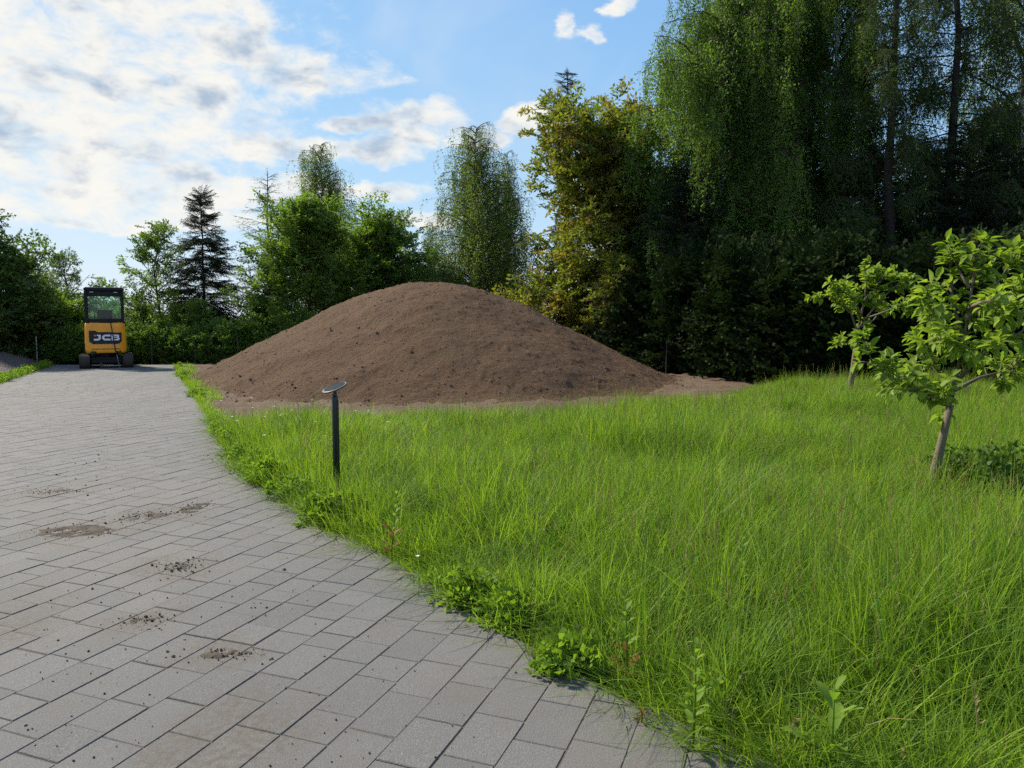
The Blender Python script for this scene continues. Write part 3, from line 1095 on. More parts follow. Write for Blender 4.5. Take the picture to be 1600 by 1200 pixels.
# boom, dipper and bucket reach out ahead of the cab
MB().box((.0, .85, .62), (.24, .55, .30), .03).build('swing_post', M_black, ex)
MB().tube([(0, 1.05, .7), (0, 1.55, 1.45), (0, 2.15, 1.62)], [.10, .10, .075], 8).build('boom', M_orange, ex)
MB().tube([(0, 2.15, 1.66), (0, 2.45, .62)], [.08, .06], 8).build('dipper', M_orange, ex)
MB().tube([(0, 1.12, .95), (0, 1.75, 1.40)], [.05, .03], 8).build('boom_ram', M_rodgrey, ex)
bk = MB()
prof = [(2.30, .60), (2.55, .66), (2.68, .45), (2.62, .20), (2.40, .12), (2.20, .22), (2.30, .30), (2.42, .22), (2.55, .30), (2.58, .46), (2.48, .56)]
bk.prism([(p[0], p[1]) for p in prof], .55, Matrix(((0, 0, 1, -.275), (1, 0, 0, 0), (0, 1, 0, 0), (0, 0, 0, 1))))
bk.build('bucket', M_steel, ex)


# ------------------------------------------------------------------ trees
class Tree:
    def __init__(s, seed):
        s.r = np.random.default_rng(seed)
        s.wood = MB(); s.br = MB(); s.P = []; s.D = []; s.S = []

    def leaf(s, p, d, sc):
        s.P.append(np.asarray(p, float)); s.D.append(np.asarray(d, float)); s.S.append(sc)

    def limb(s, pts, r0, r1, n=5):
        k_ = len(pts)
        (s.wood if n > 6 else s.br).tube(pts, [r0 + (r1 - r0) * i / (k_ - 1) for i in range(k_)], n, cap=False)

    def build(s, name, loc, label, barkmat, key, jit=.35, up=(0, 0, 1), cat='tree', group=None, trunkname='trunk', crown='crown'):
        t = empty(name, loc)
        tag(t, label, cat, group)
        if s.wood.V:
            s.wood.build(trunkname, barkmat, t, True)
        if s.br.V:
            tag(s.br.build('branches' if s.wood.V else trunkname, M_twig if barkmat is M_birchbark else barkmat, t, True), kind='stuff')
        D = np.array(s.D)
        E = frames(D, up, jit)
        c_ = scatter(crown, key, np.array(s.P), E, np.array(s.S), t)
        tag(c_, kind='stuff')
        return t


def nv(v):
    return v / max(np.linalg.norm(v), 1e-9)


def deciduous(name, loc, H, Rd, label, key, seed, bark=M_bark, cb=.15, limbs=26, dens=1.0, tr=None, prof=None, rise=(.25, 1.2), sc=1.0, droop=0.0, group=None, gap=.12, cat='tree', multi=1):
    T = Tree(seed); r = T.r
    tr = tr or H * .014
    prof = prof or (lambda t: math.sin(math.pi * min(max(t * .86 + .12, 0), 1)) ** .7)
    for mstem in range(multi):
        off = r.normal(0, .12, 2) * Rd if multi > 1 else np.zeros(2)
        tp = [np.array([off[0] * .3, off[1] * .3, -.1])]
        for i in range(1, 9):
            f = i / 8
            tp.append(np.array([off[0] * (.3 + f) + r.normal(0, .02 * H * f), off[1] * (.3 + f) + r.normal(0, .02 * H * f), f * H * .93]))
        T.limb(tp, tr, tr * .15, 7)
        tp = np.array(tp)
        nl = limbs // multi
        for i in range(nl):
            t = (i + r.uniform(0, 1)) / nl
            z = H * (cb + (1 - cb) * .93 * t)
            f = z / (H * .93)
            b0 = np.array([np.interp(f, np.linspace(0, 1, 9), tp[:, q]) for q in range(3)])
            azm = i * 2.399 + r.normal(0, .35) + mstem
            lobe = 1 + .28 * math.sin(azm * 2 + seed) + .2 * math.sin(azm * 3 + seed * 1.7 + z)
            ln = Rd * prof(t) * lobe * r.uniform(.75, 1.1)
            ln = max(ln, Rd * .18)
            ri = rise[0] + (rise[1] - rise[0]) * t + r.normal(0, .12)
            d = np.array([math.cos(azm) * math.cos(ri), math.sin(azm) * math.cos(ri), math.sin(ri)])
            pts = [b0]
            for q in range(1, 5):
                d = nv(d + np.array([0, 0, .10 - droop * q * .12]) + r.normal(0, .10, 3))
                pts.append(pts[-1] + d * ln / 4)
            T.limb(pts, tr * .42 * (1 - .6 * t), .008, 5)
            ns = max(4, int(ln * 5.5 * dens))
            for q in range(ns):
                f2 = .22 + .78 * (q + r.uniform(0, 1)) / ns
                k_ = min(int(f2 * 4), 3)
                p = pts[k_] + (pts[k_ + 1] - pts[k_]) * (f2 * 4 - k_)
                dl = nv(pts[k_ + 1] - pts[k_])
                side = nv(np.cross(dl, r.normal(0, 1, 3)))
                sd = nv(dl * .5 + side * .9 + np.array([0, 0, .12]))
                sl_ = ln * .34 * (1.15 - .6 * f2) * r.uniform(.6, 1.3) + .15
                e_ = p + sd * sl_
                if q % 2 == 0: T.limb([p, p + sd * sl_ * .55 + np.array([0, 0, .02]), e_], .011, .004, 3)
                m_ = max(2, int(sl_ / .24))
                for j in range(m_):
                    if r.random() < gap: continue
                    pj = p + sd * sl_ * (j + .6) / m_ + r.normal(0, .05, 3)
                    dj = nv(sd + r.normal(0, .5, 3) + np.array([0, 0, -droop]))
                    T.leaf(pj, dj, sc * r.uniform(.7, 1.2))
    return T.build(name, loc, label, bark, key, cat=cat, group=group)


def birch(name, loc, H, Rd, label, key, seed, cb=.15, limbs=30, dens=1.0, tr=None, sc=1.0, hang=1.0, gap=.1, bark=None, prof=None):
    T = Tree(seed); r = T.r
    tr = tr or H * .0115
    tp = [np.array([r.normal(0, .006 * H * i / 10), r.normal(0, .006 * H * i / 10), -.1 + i / 10 * H * .95]) for i in range(11)]
    T.limb(tp, tr, tr * .12, 8)
    tpa = np.array(tp)
    prof = prof or (lambda t: (1 - t) ** .55 * .95 + .12 if t > .25 else .75 + t)
    for i in range(limbs):
        t = (i + r.uniform(0, 1)) / limbs
        z = H * (cb + (.95 - cb) * t)
        b0 = np.array([np.interp(z, tpa[:, 2], tpa[:, 0]), np.interp(z, tpa[:, 2], tpa[:, 1]), z])
        azm = i * 2.399 + r.normal(0, .4)
        ln = Rd * prof(t) * r.uniform(.7, 1.2)
        ri = .75 + r.normal(0, .12)
        d = np.array([math.cos(azm) * math.cos(ri), math.sin(azm) * math.cos(ri), math.sin(ri)])
        pts = [b0]
        for q in range(1, 6):
            d = nv(d + np.array([0, 0, -.24 if q > 1 else 0]) + r.normal(0, .08, 3))
            pts.append(pts[-1] + d * ln / 4.2)
        T.limb(pts, tr * .32 * (1 - .6 * t) + .006, .006, 5)
        ns = max(5, int(ln * 7 * dens))
        for q in range(ns):
            f2 = .18 + .82 * (q + r.uniform(0, 1)) / ns
            k_ = min(int(f2 * 5), 4)
            p = pts[k_] + (pts[k_ + 1] - pts[k_]) * (f2 * 5 - k_)
            hd = nv(r.normal(0, 1, 3) * [1, 1, .25])
            e_ = p + hd * r.uniform(.15, .55) * min(ln * .35, .8)
            T.limb([p, e_], .008, .003, 3)
            m_ = 1 + int(r.uniform(0, 2.6) * hang)
            for j in range(m_):
                if r.random() < gap: continue
                pj = p + (e_ - p) * r.uniform(.3, 1.1) + np.array([0, 0, -j * .62 * sc])
                T.leaf(pj, np.array([r.normal(0, .12), r.normal(0, .12), -1]), sc * r.uniform(.75, 1.25))
    return T.build(name, loc, label, bark or M_birchbark, key, up=(1, 0, 0), jit=1.0)


def conifer(name, loc, H, Rd, label, key, seed, step=.38, cb=.03, bark=M_barkd, droop=.25, nb=6, sc=1.0, power=.85, gap=0.0, hang=False, spacing=.28, tr=None):
    T = Tree(seed); r = T.r
    tr = tr or H * .013
    T.limb([np.array([0, 0, -.1 + H * i / 8]) + r.normal(0, .004 * H, 3) * [1, 1, 0] * (i < 8) for i in range(9)], tr, .012, 8)
    z = H * cb
    while z < H * .985:
        t = z / H
        ln0 = Rd * max((1 - t), .02) ** power
        k_ = max(3, int(nb * (1 - .3 * t)))
        a0 = r.uniform(0, 6)
        for i in range(k_):
            if r.random() < gap: continue
            azm = a0 + 2 * math.pi * i / k_ + r.normal(0, .18)
            ln = ln0 * r.uniform(.72, 1.15) + .08
            ri = .55 * t ** 2 - droop * (1 - t) + r.normal(0, .07)
            d = np.array([math.cos(azm) * math.cos(ri), math.sin(azm) * math.cos(ri), math.sin(ri)])
            b0 = np.array([0, 0, z + r.normal(0, .08)])
            e1 = b0 + d * ln * .6 + np.array([0, 0, -.06 * ln]); e2 = e1 + nv(d + np.array([0, 0, .22])) * ln * .4
            T.limb([b0, e1, e2], .012 + ln * .008, .004, 4)
            m_ = max(2, int(ln / spacing))
            for j in range(m_):
                f = (.25 + .75 * (j + .5) / m_) if ln > .6 else (j + .3) / m_
                p = b0 + (e1 - b0) * f / .6 if f < .6 else e1 + (e2 - e1) * (f - .6) / .4
                if hang:
                    T.leaf(p, nv(np.array([d[0] * .4, d[1] * .4, -.9]) + r.normal(0, .25, 3)), sc * r.uniform(.7, 1.3))
                    if r.random() < .6:
                        T.leaf(p, nv(d + r.normal(0, .5, 3)), sc * r.uniform(.6, 1.0))
                else:
                    T.leaf(p, nv(d + r.normal(0, .28, 3) + np.array([0, 0, -.1])), sc * r.uniform(.75, 1.2) * (1 if ln > .5 else .7))
        z += step * (1.15 - .55 * t) * r.uniform(.8, 1.2)
    T.leaf(np.array([0, 0, H * .96]), np.array([0, 0, 1.0]), sc * .7)
    return T.build(name, loc, label, bark, key, jit=.25)


def shrub(name, loc, H, Rx, Ry, label, key, seed, n=420, sc=1.0, cat='shrub', group=None, bark=M_twig, stems=9, boxy=1.0, trunkname='stems'):
    """leafy mass to the ground: stems fanning out, sprays in an uneven shell and inside"""
    T = Tree(seed); r = T.r
    for i in range(stems):
        a_ = r.uniform(0, 6.28); q = r.uniform(.2, .9)
        e_ = np.array([math.cos(a_) * Rx * q, math.sin(a_) * Ry * q, H * r.uniform(.6, .95) * (1 - .3 * q)])
        T.limb([e_ * [.15, .15, 0] - [0, 0, .05], e_ * [.5, .5, .55], e_], .02 * min(H, 1) + .006 * H, .004 * min(H, 1), 5)
    for i in range(n):
        v = r.normal(0, 1, 3); v[2] = abs(v[2]); v = nv(v)
        v = np.sign(v) * np.abs(v) ** boxy
        lump = .80 + .32 * noise2(v[0] * 2.3 + seed, v[1] * 2.3 + v[2] * 2.7, seed)
        rad = r.uniform(.35, 1) ** .45 * lump
        p = v * rad * np.array([Rx, Ry, H])
        if r.random() < .30: p[2] *= r.uniform(.05, .6)
        p[2] = max(p[2], min(.06, .2 * H))
        T.leaf(p, nv(v * [1 / Rx, 1 / Ry, 1.2 / H] * min(Rx, Ry, H) + r.normal(0, .4, 3) + [0, 0, .25]), sc * r.uniform(.7, 1.25))
    return T.build(name, loc, label, bark, key, cat=cat, group=group, trunkname=trunkname, crown='foliage')


def at(px, Y):
    p = A(px, 500, Y)
    return (p.x, Y, -.06)


def hgt(py, Y):
    return A(800, py, Y).z + .06


def wid(pix, Y):
    return pix / F * Y


# --- left background
deciduous('broadleaf_tree', at(-14, 26), hgt(352, 26), wid(88, 26), 'dark leafy tree cut off by the left picture edge', 'broadd', 101, limbs=56, cb=.03, dens=1.35, sc=1.1, prof=lambda t: (1 - t) ** .5 + .08)
deciduous('sparse_tree', at(106, 31), hgt(398, 31), wid(42, 31), 'thin sparse tree with see-through crown left of the excavator', 'broadd', 102, cb=.25, limbs=26, dens=.8, sc=.6, gap=.25)
deciduous('young_maple', at(250, 29), hgt(356, 29), wid(56, 29), 'slim light green young tree with thin dark trunk between excavator and spruce', 'light', 103, bark=M_barkd, cb=.15, limbs=34, dens=.85, sc=.95, gap=.2, rise=(.3, 1.15), prof=lambda t: (1 - t) ** .5 + .12)
conifer('spruce_tree', at(320, 30), hgt(300, 30), wid(54, 30), 'dark pointed spruce standing alone behind the hedge', 'spruce', 104, sc=1.25, nb=9, spacing=.17, step=.30)
conifer('larch_tree', at(424, 31), hgt(266, 31), wid(60, 31), 'thin grey see-through larch left of the birch behind the bushy tree', 'larch', 105, nb=6, gap=.15, droop=.1, power=.75, sc=1.1, spacing=.24, step=.40)
birch('birch_tree', at(508, 36), hgt(208, 36), wid(66, 36), 'slender birch rising behind the bushy green tree left of the heap', 'birch', 106, limbs=56, dens=1.25, cb=.25, hang=1.2, sc=1.1)
deciduous('hornbeam_tree', at(486, 29.5), hgt(330, 29.5), wid(98, 29.5), 'broad bushy green tree behind the left flank of the soil heap', 'broad', 107, cb=.03, limbs=64, dens=1.1, sc=1.1, rise=(.1, 1.25), prof=lambda t: (1 - t) ** .5 * 1.0 + .1)
deciduous('round_tree', at(598, 31.5), hgt(366, 31.5), wid(82, 31.5), 'round-topped green tree just behind the top of the soil heap', 'broad', 108, cb=.04, limbs=54, dens=1.2, sc=1.1, prof=lambda t: .95 if t < .5 else (1 - ((t - .5) / .52) ** 2) ** .5 * .95 + .03)
birch('small_birch', at(676, 35), hgt(336, 35), wid(28, 35), 'small thin birch in the sky gap left of the tall birch', 'birch', 109, limbs=26, cb=.4, sc=.8)
shrub('dark_bush', at(682, 33), hgt(392, 33), wid(42, 33), 1.4, 'dark green bush peeping over the heap below the small birch', 'broad', 110, n=560)
birch('tall_birch', at(748, 31), hgt(176, 31), wid(92, 31), 'tall weeping birch with white trunk behind the right of the heap', 'birch', 111, limbs=70, dens=1.15, cb=.16, hang=1.4, tr=.15, sc=1.05)
birch('weeping_birch', at(792, 33), hgt(222, 33), wid(52, 33), 'narrow weeping birch squeezed between the tall birch and the bronze tree', 'birch', 112, limbs=48, dens=1.3, cb=.12, hang=1.5)
# --- bronze tree
deciduous('bronze_tree', at(944, 27), hgt(222, 27), wid(136, 27), 'bronze and yellow-green leafy tree right of the tall birch', 'bronze', 113, cb=.05, limbs=84, dens=.9, sc=1.1, gap=.2, rise=(.2, .95), prof=lambda t: .85 + .15 * t if t < .72 else .96 * (1 - ((t - .72) / .30) ** 2 * .75))
conifer('thin_spruce', at(884, 31), hgt(104, 31), wid(26, 31), 'thin spruce whose dark tip pokes out behind the bronze tree', 'spruce', 114, nb=6, cb=.3)
deciduous('twiggy_shrub', at(962, 24.5), hgt(420, 24.5), wid(66, 24.5), 'half bare brown twiggy shrub at the foot of the bronze tree', 'bronze', 115, bark=M_twiggrey, cb=.05, limbs=42, dens=1.0, gap=.6, multi=3, tr=.03, cat='shrub')
shrub('heap_bush', at(850, 28.6), hgt(425, 28.6), wid(70, 28.6), 1.2, 'olive bush just over the right shoulder of the heap', 'bronze', 131, n=520)
shrub('heap_bush', at(940, 28.8), hgt(440, 28.8), wid(80, 28.8), 1.2, 'dark bush behind the brown twiggy shrub', 'broadd', 132, n=700)
# --- right wood
BP = lambda t: (.70 + 1.1 * t if t < .3 else 1.03) if t < .62 else 1.03 * max(1 - (t - .62) / .42, .0) ** .6 + .08
birch('wood_birch', at(1118, 25), hgt(-70, 25), wid(125, 25), 'leftmost of the tall birches of the right-hand wood, sunlit curtain of leaves', 'birchy', 116, limbs=74, dens=.85, cb=.16, hang=1.5, tr=.16, prof=BP, sc=1.05)
birch('wood_birch', at(1200, 26.5), hgt(-150, 26.5), wid(125, 26.5), 'second tall birch from the left in the right-hand wood', 'birchy', 117, limbs=64, dens=.8, cb=.16, hang=1.5, tr=.16, prof=BP, sc=1.05)
birch('wood_birch', at(1294, 25.5), hgt(-220, 25.5), wid(130, 25.5), 'tall birch with pale trunk showing in the middle of the right-hand wood', 'birchy', 118, limbs=54, dens=.74, cb=.16, hang=1.5, tr=.19, prof=BP, sc=1.05)
conifer('tall_larch', at(1383, 22.4), hgt(-280, 22.4), wid(105, 22.4), 'tall dark straight-trunked larch, left of the two above the fruit trees', 'larchd', 119, step=.62, nb=5, cb=.16, hang=True, gap=.25, droop=.12, power=.35, sc=1.15, tr=.20, spacing=.22)
conifer('tall_larch', at(1472, 22.8), hgt(-300, 22.8), wid(110, 22.8), 'tall dark straight-trunked larch, right of the two above the fruit trees', 'larchd', 120, step=.62, nb=5, cb=.16, hang=True, gap=.25, droop=.12, power=.35, sc=1.15, tr=.20, spacing=.22)
birch('edge_birch', at(1580, 24), hgt(-230, 24), wid(130, 24), 'tall leafy tree filling the upper right corner', 'birch', 121, limbs=68, dens=.85, cb=.15, hang=1.5, tr=.16, prof=BP, sc=1.1)
conifer('back_spruce', at(1540, 29), hgt(170, 29), wid(125, 29), 'spruce deep in the wood below the upper right corner', 'spruce', 123, nb=9, sc=1.4, spacing=.28)
conifer('wood_spruce', at(1068, 24), hgt(265, 24), wid(72, 24), 'dark spruce at the left end of the shaded wood', 'spruce', 124, nb=10, sc=1.25, power=.5, spacing=.2)
conifer('wood_spruce', at(1240, 27.5), hgt(220, 27.5), wid(90, 27.5), 'dark spruce standing in shade below the pale-trunked birch', 'spruce', 125, nb=9, sc=1.25, power=.55)
conifer('wood_spruce', at(1350, 24.5), hgt(235, 24.5), wid(90, 24.5), 'dark spruce behind the smaller fruit tree', 'spruce', 126, nb=9, sc=1.25, power=.55)
conifer('wood_spruce', at(1500, 22.5), hgt(205, 22.5), wid(105, 22.5), 'dark spruce behind the crown of the nearest fruit tree', 'spruce', 127, nb=9, sc=1.25, power=.55)
conifer('wood_spruce', at(1640, 21.5), hgt(180, 21.5), wid(110, 21.5), 'dark spruce cut off by the right picture edge', 'spruce', 128, nb=9, sc=1.25, power=.55)
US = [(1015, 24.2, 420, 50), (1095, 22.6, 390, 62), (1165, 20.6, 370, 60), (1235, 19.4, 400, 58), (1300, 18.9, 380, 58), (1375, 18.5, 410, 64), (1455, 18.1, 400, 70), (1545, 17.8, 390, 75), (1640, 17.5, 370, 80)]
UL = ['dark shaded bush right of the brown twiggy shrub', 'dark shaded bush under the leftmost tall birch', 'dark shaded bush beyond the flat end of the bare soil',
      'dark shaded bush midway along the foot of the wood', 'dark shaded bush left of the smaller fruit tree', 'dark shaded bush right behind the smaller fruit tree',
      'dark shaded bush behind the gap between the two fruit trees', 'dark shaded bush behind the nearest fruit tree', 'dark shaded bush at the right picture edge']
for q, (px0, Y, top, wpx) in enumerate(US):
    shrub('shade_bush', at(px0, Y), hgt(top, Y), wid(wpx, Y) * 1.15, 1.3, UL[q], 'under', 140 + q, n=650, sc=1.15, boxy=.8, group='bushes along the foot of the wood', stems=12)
# a second, denser row deeper in the wood, seen through the gaps
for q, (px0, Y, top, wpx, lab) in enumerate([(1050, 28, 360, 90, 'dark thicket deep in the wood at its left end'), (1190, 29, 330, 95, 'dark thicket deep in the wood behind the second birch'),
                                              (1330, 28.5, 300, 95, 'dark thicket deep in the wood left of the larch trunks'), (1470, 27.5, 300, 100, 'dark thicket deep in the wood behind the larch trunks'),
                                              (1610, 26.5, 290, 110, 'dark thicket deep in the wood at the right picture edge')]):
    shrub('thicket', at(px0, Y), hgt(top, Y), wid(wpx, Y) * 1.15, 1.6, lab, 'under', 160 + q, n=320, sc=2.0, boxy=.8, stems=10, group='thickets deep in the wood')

# --- hedge and shrubs at the end of the driveway
for q, (px0, Y, top, wpx, key, lab) in enumerate([
        (20, 27.5, 455, 60, 'broadd', 'dark bush below the tree at the left picture edge'),
        (78, 28, 462, 50, 'broad', 'green bush left of the excavator below the sparse tree'),
        (118, 27, 520, 40, 'hedge', 'low hedge bush just left of the excavator tracks'),
        (105, 30, 455, 46, 'light', 'light green bush glowing behind the excavator on its left'),
        (168, 30.5, 442, 36, 'light', 'light green bush seen through the cab window'),
        (60, 29, 430, 44, 'broadd', 'tall dark bush between the left tree and the sparse tree'),
        (208, 29.5, 452, 44, 'light', 'light green bush just right of the excavator cab'),
        (292, 28.3, 470, 44, 'light', 'light green bush at the foot of the spruce'),
        (228, 27, 516, 38, 'hedge', 'dark hedge bush right beside the excavator'),
        (283, 27, 516, 34, 'hedge', 'hedge bush in the middle of the hedge behind the drive'),
        (345, 26.8, 512, 46, 'hedge', 'dense dark hedge bush left of the heap'),
        (405, 27, 508, 44, 'hedge', 'dense hedge bush touching the left flank of the heap'),
        (455, 27.2, 485, 34, 'light', 'small light green bush on the left shoulder of the heap'),
        (160, 28.5, 505, 40, 'hedge', 'hedge bush hidden mostly behind the excavator'),
        (-40, 26, 500, 50, 'broadd', 'dark bush beside the soil bank at the left picture edge')]):
    shrub('hedge_bush', at(px0, Y), hgt(top, Y), wid(wpx, Y) * 1.1, .8, lab, key, 180 + q, n=480 if key != 'light' else 340, sc=.95, boxy=.75, group='bushes along the far end of the driveway')

# --- fence posts and wires behind the driveway
fence = empty('wire_fence', at(180, 26.1))
tag(fence, 'thin wire fence with slim posts in front of the hedge', 'fence')
f0 = Vector(at(180, 26.1))
ends = []
for px0 in (-60, 55, 150, 235, 303, 370):
    p = Vector(at(px0, 26.1)) - f0
    ends.append(p)
    MB().tube([p, p + Vector((0, 0, 1.0 if px0 != 303 else 1.12))], .022, 8).build('post', M_rodgrey if px0 in (55,) else M_steel, fence)
for zz in (.35, .65, .95):
    MB().tube([ends[0] + Vector((0, 0, zz)), ends[-1] + Vector((0, 0, zz))], .0025, 4).build('wire', M_steel, fence)
lp = Vector(at(1042, 21.0))
o = MB().tube([(0, 0, 0), (.01, 0, .95)], [.016, .014], 8).box((.01, 0, .96), (.036, .036, .02), .004).build('fence_post', M_steel, None, False, lp)
tag(o, 'lone thin post at the right foot of the soil heap', 'post')


# ------------------------------------------------------------------ solar garden lamp
M_lampbody = plain('lamp_black', (0.012, 0.016, 0.016), 0.4, 0.5)
M_cell = plain('solar_cell', (0.020, 0.026, 0.032), 0.75, 0.05)
M_rim = plain('lamp_rim', (0.06, 0.065, 0.07), 0.5, 0.3)
LB = G(527, 792)
lamp = empty('garden_lamp', (LB.x, LB.y, -.06), 0)
tag(lamp, 'black solar garden lamp on a post with tilted round top in the grass', 'lamp')
LH = A(527, 618, LB.y).z + .06
MB().tube([(.012, 0, 0), (.004, 0, .25), (0, 0, .30)], [.012, .014, .026], 10).build('ground_spike', M_lampbody, lamp)
pst = MB().tube([(0, 0, .29), (-.002, 0, LH - .012), (-.002, 0, LH)], [.0235, .0235, .018], 16)
post = pst.build('post', M_lampbody, lamp, True)
for q in range(6):
    t_ = q * math.pi / 3 + .2
    MB().box((.0235 * math.cos(t_), .0235 * math.sin(t_), .29 + (LH - .31) / 2), (.006, .006, LH - .34), .001).build('rib', M_lampbody, post)
MB().tube([(-.002, 0, LH - .005), (0, 0, LH + .03), (0, 0, LH + .06)], [.016, .012, .016], 10).build('neck', M_lampbody, lamp)
hd = empty('head', (.0, 0, LH + .062)); hd.parent = lamp
hd.rotation_euler = (R(13), R(-17), 0)
MB().tube([(0, 0, -.010), (0, 0, -.005), (0, 0, .006), (0, 0, .010)], [.070, .098, .104, .097], 32).build('disc', M_rim, hd)
MB().tube([(0, 0, .0105), (0, 0, .0125)], .086, 32).build('solar_panel', M_cell, hd)


# ------------------------------------------------------------------ fruit trees
def fruit_leaf(seed, L=1.0):
    r = np.random.default_rng(seed)
    prof = [(0, .02), (.12, .14), (.35, .27), (.62, .25), (.85, .12), (1, .0)]
    V = []; Fc = []
    curl = r.uniform(.25, .55)
    for (f, wd) in prof:
        z = f * L; y = -curl * f * f * L * .7 + .12 * f * L
        for s in (-1, 0, 1):
            V.append((s * wd * L, y + abs(s) * wd * .45 * L, z))
    for i in range(len(prof) - 1):
        for s in range(2):
            a_ = i * 3 + s
            Fc.append((a_, a_ + 1, a_ + 4, a_ + 3))
    return V, Fc


LEAVES = [fruit_leaf(s) for s in range(3)]
LEAFMESH = [mesh_np('leaf', v, f, L_fruit, True) for v, f in LEAVES]


def mats_from(D, up, roll):
    D = nv(D)
    Yv = nv(np.asarray(up) - np.dot(up, D) * D + roll)
    Yv = nv(Yv - np.dot(Yv, D) * D)
    X = np.cross(Yv, D)
    return np.stack([X, Yv, D], 1)


def fruit_tree(label, basepx, Y, trunk, arms, leaf_len, seed, single, rad, ncl):
    r = np.random.default_rng(seed)
    base = A(basepx[0], basepx[1], Y); base.z = -.06
    t = empty('fruit_tree', base)
    tag(t, label, 'tree')
    b = np.array(base)
    P3 = lambda px_, py_, dY: np.array(A(px_, py_, Y + dY)) - b
    tp = [np.zeros(3)] + [P3(*q) for q in trunk]
    MB().tube(tp, [rad * (1 - .35 * i / (len(tp) - 1)) for i in range(len(tp))], 10).build('trunk', M_barks, t, True)
    wood = MB()
    spots = []
    for arm in arms:
        pts = [P3(*q) for q in arm]
        wood.tube(pts, [rad * .42 * (1 - .75 * i / (len(pts) - 1)) for i in range(len(pts))], 6)
        L_ = sum(np.linalg.norm(pts[i + 1] - pts[i]) for i in range(len(pts) - 1))
        for q in range(max(3, int(ncl * L_))):
            f = r.uniform(.22, 1.0) if q else 1.0
            k_ = min(int(f * (len(pts) - 1)), len(pts) - 2)
            p = pts[k_] + (pts[k_ + 1] - pts[k_]) * (f * (len(pts) - 1) - k_)
            d = nv(nv(pts[k_ + 1] - pts[k_]) * .6 + r.normal(0, .7, 3) + [0, 0, .35])
            ln = r.uniform(.04, .26) if q else .05
            wood.tube([p, p + d * ln * .5, p + d * ln], [.006, .005, .003], 5)
            spots.append((p + d * ln, d))
            if ln > .15: spots.append((p + d * ln * .5, d))
    tag(wood.build('branches', M_barks, t, True), kind='stuff')
    leaves = []
    for (p, d) in spots:
        k_ = r.integers(7, 12)
        for i in range(k_):
            an = i * 2.4 + r.normal(0, .3)
            o1 = nv(np.cross(d, [.3, .5, .2])); o2 = np.cross(d, o1)
            ld = nv(o1 * math.cos(an) + o2 * math.sin(an) + d * r.uniform(.15, 1.0) + [0, 0, -.10])
            L_ = leaf_len * r.uniform(.6, 1.15)
            leaves.append((p + ld * .02 + r.normal(0, .012, 3), mats_from(ld, [0, 0, 1.0], r.normal(0, .25, 3)), L_, r.integers(0, 3)))
    order = sorted(range(len(leaves)), key=lambda i: leaves[i][0][1] - .8 * leaves[i][2])
    chosen = set(order[:single])
    rest = MB()
    for i, (p, Rm, L_, v) in enumerate(leaves):
        if i in chosen:
            o = link('leaf', LEAFMESH[v], t)
            M4 = np.eye(4); M4[:3, :3] = Rm * L_; M4[:3, 3] = p
            o.matrix_local = Matrix(M4.tolist())
        else:
            VV = np.array(LEAVES[v][0]) @ Rm.T * L_ + p
            rest.add(VV, LEAVES[v][1])
    o = rest.build('foliage', L_fruit, t, True)
    tag(o, kind='stuff')
    return len(leaves)


near_arms = [
    [(1486, 628, 0), (1474, 590, .05), (1440, 552, .1), (1436, 534, .15)],
    [(1485, 632, 0), (1440, 612, -.1), (1392, 590, -.15), (1356, 566, -.2)],
    [(1485, 634, 0), (1462, 628, -.2), (1435, 616, -.3), (1428, 604, -.35)],
    [(1486, 630, 0), (1500, 560, .0), (1515, 480, .05), (1522, 420, 0), (1528, 388, 0)],
    [(1500, 560, 0), (1475, 505, -.1), (1458, 482, -.2), (1442, 470, -.25)],
    [(1505, 530, 0), (1488, 470, .15), (1486, 430, .2), (1484, 414, .2)],
    [(1510, 500, 0), (1550, 450, .05), (1575, 420, .1), (1585, 398, .1)],
    [(1490, 600, 0), (1540, 550, -.1), (1585, 525, -.15), (1625, 500, -.2)],
    [(1488, 612, 0), (1530, 590, .2), (1570, 580, .3), (1615, 565, .4)],
    [(1500, 560, 0), (1490, 540, -.3), (1478, 532, -.4), (1466, 525, -.5)],
    [(1515, 480, 0), (1540, 470, -.3), (1565, 470, -.45), (1585, 480, -.5)],
    [(1515, 450, 0), (1500, 425, .1), (1490, 402, .2)],
    [(1510, 500, 0), (1530, 480, .3), (1560, 500, .5), (1590, 470, .6)],
]
fruit_tree('nearest young fruit tree with large bright leaves and leaning grey trunk', (1443, 818), 6.0, [(1452, 770, 0), (1462, 730, 0), (1474, 680, 0), (1485, 632, 0)], near_arms, .098, 7, 300, .041, 14)
far_arms = [
    [(1340, 520, 0), (1330, 490, 0), (1305, 468, -.2), (1280, 460, -.3)],
    [(1340, 520, 0), (1350, 470, .1), (1355, 435, .1), (1360, 412, .1)],
    [(1340, 515, 0), (1370, 475, 0), (1395, 450, 0), (1410, 440, 0)],
    [(1340, 525, 0), (1322, 538, -.1), (1308, 540, -.2)],
    [(1345, 500, 0), (1340, 480, -.3), (1325, 460, -.5), (1310, 450, -.6)],
    [(1345, 500, 0), (1375, 490, -.3), (1400, 480, -.5), (1425, 470, -.6)],
    [(1350, 470, 0), (1375, 440, .2), (1385, 425, .3)],
    [(1345, 510, 0), (1365, 500, .4), (1380, 480, .6)],
    [(1345, 490, 0), (1330, 470, .4), (1320, 440, .5)],
]
fruit_tree('smaller-looking young fruit tree farther back at the edge of the dark wood', (1326, 628), 14.4, [(1331, 590, 0), (1336, 550, 0), (1341, 515, 0)], far_arms, .14, 8, 0, .055, 9)


